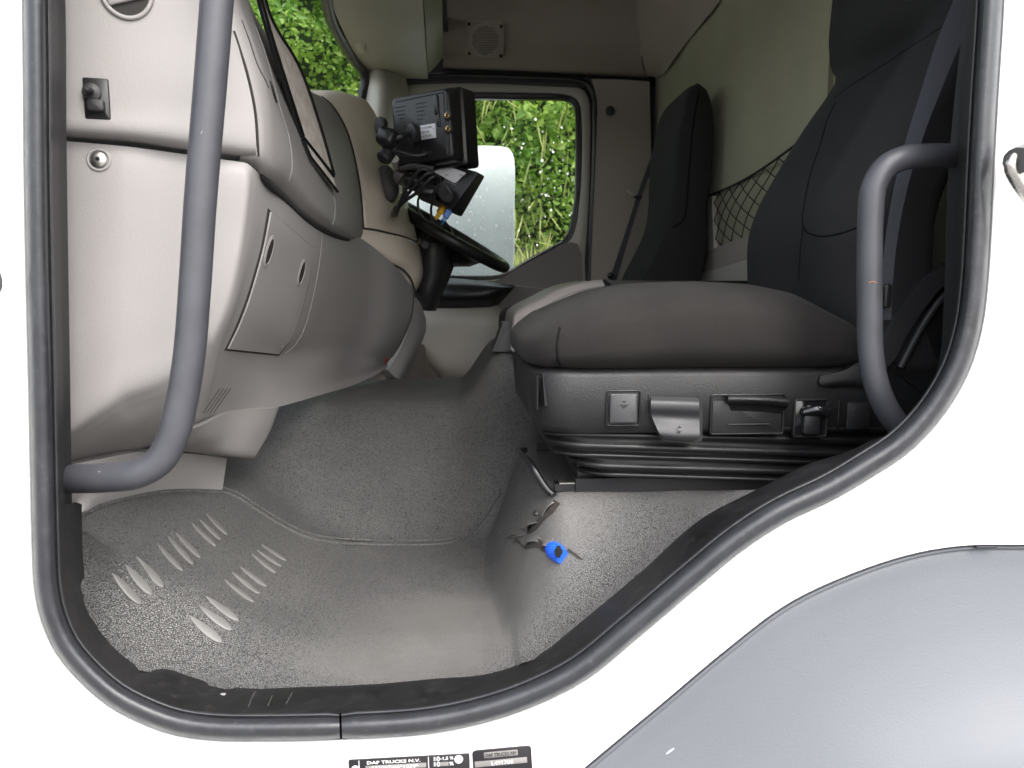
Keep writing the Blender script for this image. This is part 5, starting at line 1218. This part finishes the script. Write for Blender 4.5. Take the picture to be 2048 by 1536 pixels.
# cables from the pod to the indicator
cb = thing('cable_bundle', 'three black cables running from a hole in the pod', 'cables', tuple(hit(bvp, 789, 430)[0]))
h0 = hit(bvp, 789, 427, .0)[0]
tube('grommet', [h0, P(790, 424, 1.08), P(793, 418, 1.07)], [.010, .009, .008], 'cable_black', cb, n=10, seg=12)
for k, (e1_, e2_) in enumerate((((820, 365), (846, 338)), ((827, 375), (858, 346)), ((834, 385), (866, 354)))):
    tube('cable', [P(792, 421, 1.07), P(800+3*k, 405, 1.04), P(*e1_, 1.01), P(*e2_, .99), P(868+4*k, 350+2*k, 1.0), P(874+3*k, 368, 1.02)], .0042, 'cable_black', cb, n=40, seg=10)
for nm, ml, colr, pts in (('yellow_plug', 'yellow network plug hanging below the indicator box', 'yellow_plug', [(888, 412, 1.08), (880, 424, 1.07), (873, 436, 1.07)]), ('blue_plug', 'blue network plug hanging below the indicator box', 'blue_plug', [(900, 420, 1.06), (893, 431, 1.06), (886, 442, 1.06)])):
    t_ = thing('network_plug', ml, 'plug', tuple(P(*pts[1])))
    a_, b_, c2 = [P(*q) for q in pts]; dd = (c2-a_).normalized()
    fr = (a_, *frame(a_, dd)[1:])
    stack('plug_body', fr, [(rrect(.017, .013, .002), -.004), (rrect(.018, .014, .002), .004), (rrect(.018, .014, .002), .020), (rrect(.012, .010, .002), .0225)], colr, t_)
    for k in range(4): stack('strain_relief', (a_+dd*(.024+.0042*k), *fr[1:]), [(ell2(.0068-.0007*k, .0058-.0006*k, 12), 0), (ell2(.0068-.0007*k, .0058-.0006*k, 12), .0028)], colr, t_)
    if nm[0] == 'y': tube('cable', [c2, P(862, 443, 1.07), P(848, 436, 1.08), P(838, 420, 1.08), P(836, 402, 1.08), P(842, 388, 1.07)], .003, 'cable_black', t_, n=30, seg=8)
    else: tube('cable', [c2, P(876, 448, 1.05), P(866, 440, 1.04), P(862, 420, 1.03), P(868, 395, 1.01), P(874, 370, 1.0)], .003, 'cable_black', t_, n=30, seg=8)

# ================================================================== tray table standing on the dash
tt = thing('dash_table', 'wood-effect folding table board with black edging on the dashboard', 'table', tuple(P(640, 380, .66)))
Lp = [(508, -60, .36), (522, 0, .39), (540, 65, .42), (577, 182, .49), (606, 272, .555)]; Rp = [(520, -40, .44), (534, 20, .50), (552, 60, .55), (597, 135, .62), (640, 258, .69), (666, 350, .735)]
patch('board', [Lp, [tuple((np.array(a)+np.array(b))/2) for a, b in zip(cr([tuple(x) for x in Lp], 6), cr([tuple(x) for x in Rp], 6))], Rp], 'pale_wood', tt, 30, 8, back=(-.005, .002, 0))
tube('edge_strip', [(a-2, b, y-.002) for a, b, y in Lp], .0052, 'black_gloss', tt, n=40, seg=8)
tube('edge_strip', [(a+2, b, y) for a, b, y in Rp], .0034, 'black_gloss', tt, n=40, seg=8)
tube('edge_strip', [(605, 273, .555), (636, 312, .64), (667, 352, .735)], .0034, 'black_gloss', tt, n=14, seg=8)
patch('lower_board', [[(604, 276, .552), (620, 315, .575)], [(636, 316, .63), (650, 350, .655)], [(667, 357, .73), (675, 382, .735)]], 'pale_wood', tt, 6, 14, back=(-.006, .002, 0))
tube('edge_strip', [(605, 278, .55), (621, 315, .572), (649, 350, .65), (675, 383, .735)], .0032, 'black_gloss', tt, n=24, seg=8, straight=True)

# ================================================================== lower body: wheel arch, plates, lock parts
wa = thing('wheel_arch_panel', 'satin grey plastic wheel arch panel below the white body', 'wheel arch', tuple(P(1700, 1600, 0)))
rows = []
for off, Y in ((-3, .020), (2, .012), (10, .009), (60, .006), (130, .000), (220, -.012), (330, -.034), (450, -.068), (620, -.13)):
    r_ = []
    for a, b in AC: r_.append(P(a+off*.42, b+off*.9, Y))
    rows.append(r_)
patch('panel', rows, 'arch_grey', wa, 70, 50, sharp=None)
tube('edge_gap', [P(a+1, b+1, .004) for a, b in AC], .0012, 'arch_edge', wa, n=70, seg=6)
ax2 = [P(a+4, b+5, .0075) for a, b in AC]; tube('rolled_edge', ax2, .0022, 'arch_grey', wa, n=70, seg=8)
slab('edge_clip', frame(P(1971, 1093, .003), NB), .024, .0025, .003, 'arch_edge', wa, r=.0005)

def bplate(name, label, tl_, tr2, hgt, m, r):
    A, B = P(*tl_, -.0006), P(*tr2, -.0006); x = (B-A).normalized(); n = NB; y = n.cross(x).normalized(); w2 = (B-A).length
    t_ = thing(name, label, 'data plate', tuple(A.lerp(B, .5)-y*hgt), 'type plates on the door step')
    pl = slab('plate', ((A+B)/2-y*hgt/2, x, y, n), w2, hgt, .0012, m, t_, r=r, bev=.0003)
    return t_, pl, A, x, y, w2
PX = .75/1500
t1, pl1, A, x, y, w2 = bplate('type_plate', 'long black maker plate with riveted end below the door sill', (697, 1519), (939, 1506), .060, 'plate_black', .0015)
up = NB*.0014
def pp(dx, dy, h=.0014): return A+x*dx*PX-y*dy*PX+NB*h
slab('divider', (pp(22, 60), x, y, NB), .0006, .058, .0003, 'print_white', pl1, r=.0001, bev=.0001)
slab('divider', (pp(168, 60), x, y, NB), .0006, .058, .0003, 'print_white', pl1, r=.0001, bev=.0001)
text('print', 'DAF TRUCKS N.V.', pp(39, 11.5), x, y, 112*PX, 7*PX, 'print_white', pl1, lift=.0003, bold=.02)
for k in range(4):
    f_ = slab('print_field', (pp(99, 20+k*14), x, y, NB), 128*PX, 10.5*PX, .0003, 'label_grey', pl1, r=.0004, bev=.0001)
    if k == 0: text('print', 'e5*2007/46*1039*', pp(41, 24.5, .0018), x, y, 106*PX, 9*PX, 'print_white', pl1, lift=.0003)
text('print', '-1,5 %', pp(193, 11.5), x, y, 28*PX, 8*PX, 'print_white', pl1, lift=.0003, bold=.02)
text('print', '%', pp(212, 23.5), x, y, 9*PX, 8*PX, 'print_white', pl1, lift=.0003, bold=.02)
slab('print_field', (pp(201, 20), x, y, NB), 19*PX, 9*PX, .0003, 'label_grey', pl1, r=.0004, bev=.0001)
for dy in (9, 21):
    c = pp(188, dy-1.5, .0016)
    tube('lamp_symbol', [c+x*(3.4*PX*math.cos(a)*(1.0 if math.cos(a) > 0 else .55))+y*(4*PX*math.sin(a)) for a in ang], .0005, 'print_white', pl1, n=24, seg=5, closed=True)
    for k in range(4): slab('lamp_ray', (pp(181, dy-5+k*2.4, .0014), x, y, NB), 4*PX, .0004, .0003, 'print_white', pl1, r=.0001, bev=.0001)
for dx, dy in ((232, 11), (14, 22)):
    stack('rivet', (pp(dx, dy), x, y, NB), [(ell2(.0046, .0046), 0), (ell2(.0042, .0042), .0012), (ell2(.0022, .0022), .002), (ell2(.001, .001), .0015)], 'print_white', pl1)
t2, pl2, A, x, y, w2 = bplate('type_plate', 'small black maker plate with rounded corners and pale fields', (944, 1501), (1062, 1490), .055, 'plate_black', .004)
slab('print_field', (pp(61, 12), x, y, NB), 72*PX, 13*PX, .0003, 'label_grey', pl2, r=.001, bev=.0001)
text('print', 'DAF TRUCKS NV', pp(28, 16.5, .0018), x, y, 66*PX, 9*PX, 'plate_black', pl2, lift=.0003, bold=.015)
slab('print_field', (pp(60, 31), x, y, NB), 112*PX, 13*PX, .0003, 'label_grey', pl2, r=.0006, bev=.0001)
text('print', 'L491706', pp(40, 35.5, .0018), x, y, 46*PX, 9*PX, 'print_white', pl2, lift=.0003)
st = thing('blank_sticker', 'faint clear sticker with thin grey outline on the white sill', 'sticker', tuple(P(520, 1560, -.001)))
slab('film', frame(P(525, 1570, -.0004), NB, Vector((.025, 0, 1))), 325*PX, 100*PX, .0005, 'white_paint', st, r=.003, bev=.0001)
for a_, b_ in (((362, 1530), (560, 1526)), ((575, 1522), (690, 1519)), ((572, 1523), (566, 1538))):
    tube('outline', [P(*a_, -.0011), P(*b_, -.0011)], .0004, 'label_grey', st, n=4, seg=5)
# lock striker at the rear edge and check-strap end at the front edge
lk = thing('lock_striker', 'steel door lock striker on the white rear pillar', 'lock striker', tuple(P(2040, 340, -.01)))
tube('loop', [P(2150, 250, -.002), P(2085, 285, -.02), P(2036, 305, -.04), P(2020, 330, -.045), P(2032, 362, -.04), P(2085, 430, -.02), P(2150, 470, -.002)], .0052, 'bright_steel', lk, n=50, seg=14)
tube('cover', [P(2150, 280, -.006), P(2085, 300, -.022), P(2034, 322, -.046)], .013, 'mount_plastic', lk, n=20, seg=12)
hs_ = thing('hinge_stop', 'dark rubber stop at the left edge of the white body', 'door stop', tuple(P(-8, 562, -.004)))
stack('stop', frame(P(-8, 562, 0), NB), [(ell2(.006, .012), 0), (ell2(.006, .012), .005), (ell2(.003, .008), .008)], 'black_plastic', hs_)

# scuffs on the sill: rubbed pale marks and paint chips with a little body
sill_o = [o for o in cab.children if o.name.startswith('sill_trim')][0]; bvsl = surf(sill_o)
for px in ([(497, 1414), (503, 1398), (510, 1383)], [(536, 1412), (544, 1392)], [(572, 1408), (580, 1394), (584, 1386)]):
    tube('scuff', on(bvsl, px, .0002), .0006, 'mount_plastic', sill_o, n=8, seg=5)
q = hit(bvsl, 447, 1389, .0004); stack('paint_fleck', frame(q[0], q[1]), [([(-.003, -.001), (.001, -.003), (.002, .001), (.001, .004), (-.002, .002)], 0), ([(-.002, -.001), (.001, -.002), (.0015, .001), (0, .003), (-.0015, .0015)], .0008)], 'dirt_white', sill_o)

# worn paint on the grab handles, rubbed mark on the wheel arch
for hd, pxs in ((gh2, [[(1737, 566), (1745, 563), (1754, 566)]]), (gh, [[(196, 944), (201, 943)], [(402, 268), (405, 262)]])):
    bvh = surf([o for o in hd.children if o.name.startswith('bar')][0])
    for px in pxs: tube('paint_chip', on(bvh, px, .0001), .0005, 'rust_chip' if len(px) > 2 else 'dirt_white', hd, n=6, seg=5)
bvw = surf([o for o in wa.children if o.name.startswith('panel')][0])
tube('scuff', on(bvw, [(1332, 1508), (1340, 1502), (1348, 1497)], .0002), [.0004, .0012, .0004], 'label_white', wa, n=8, seg=6)
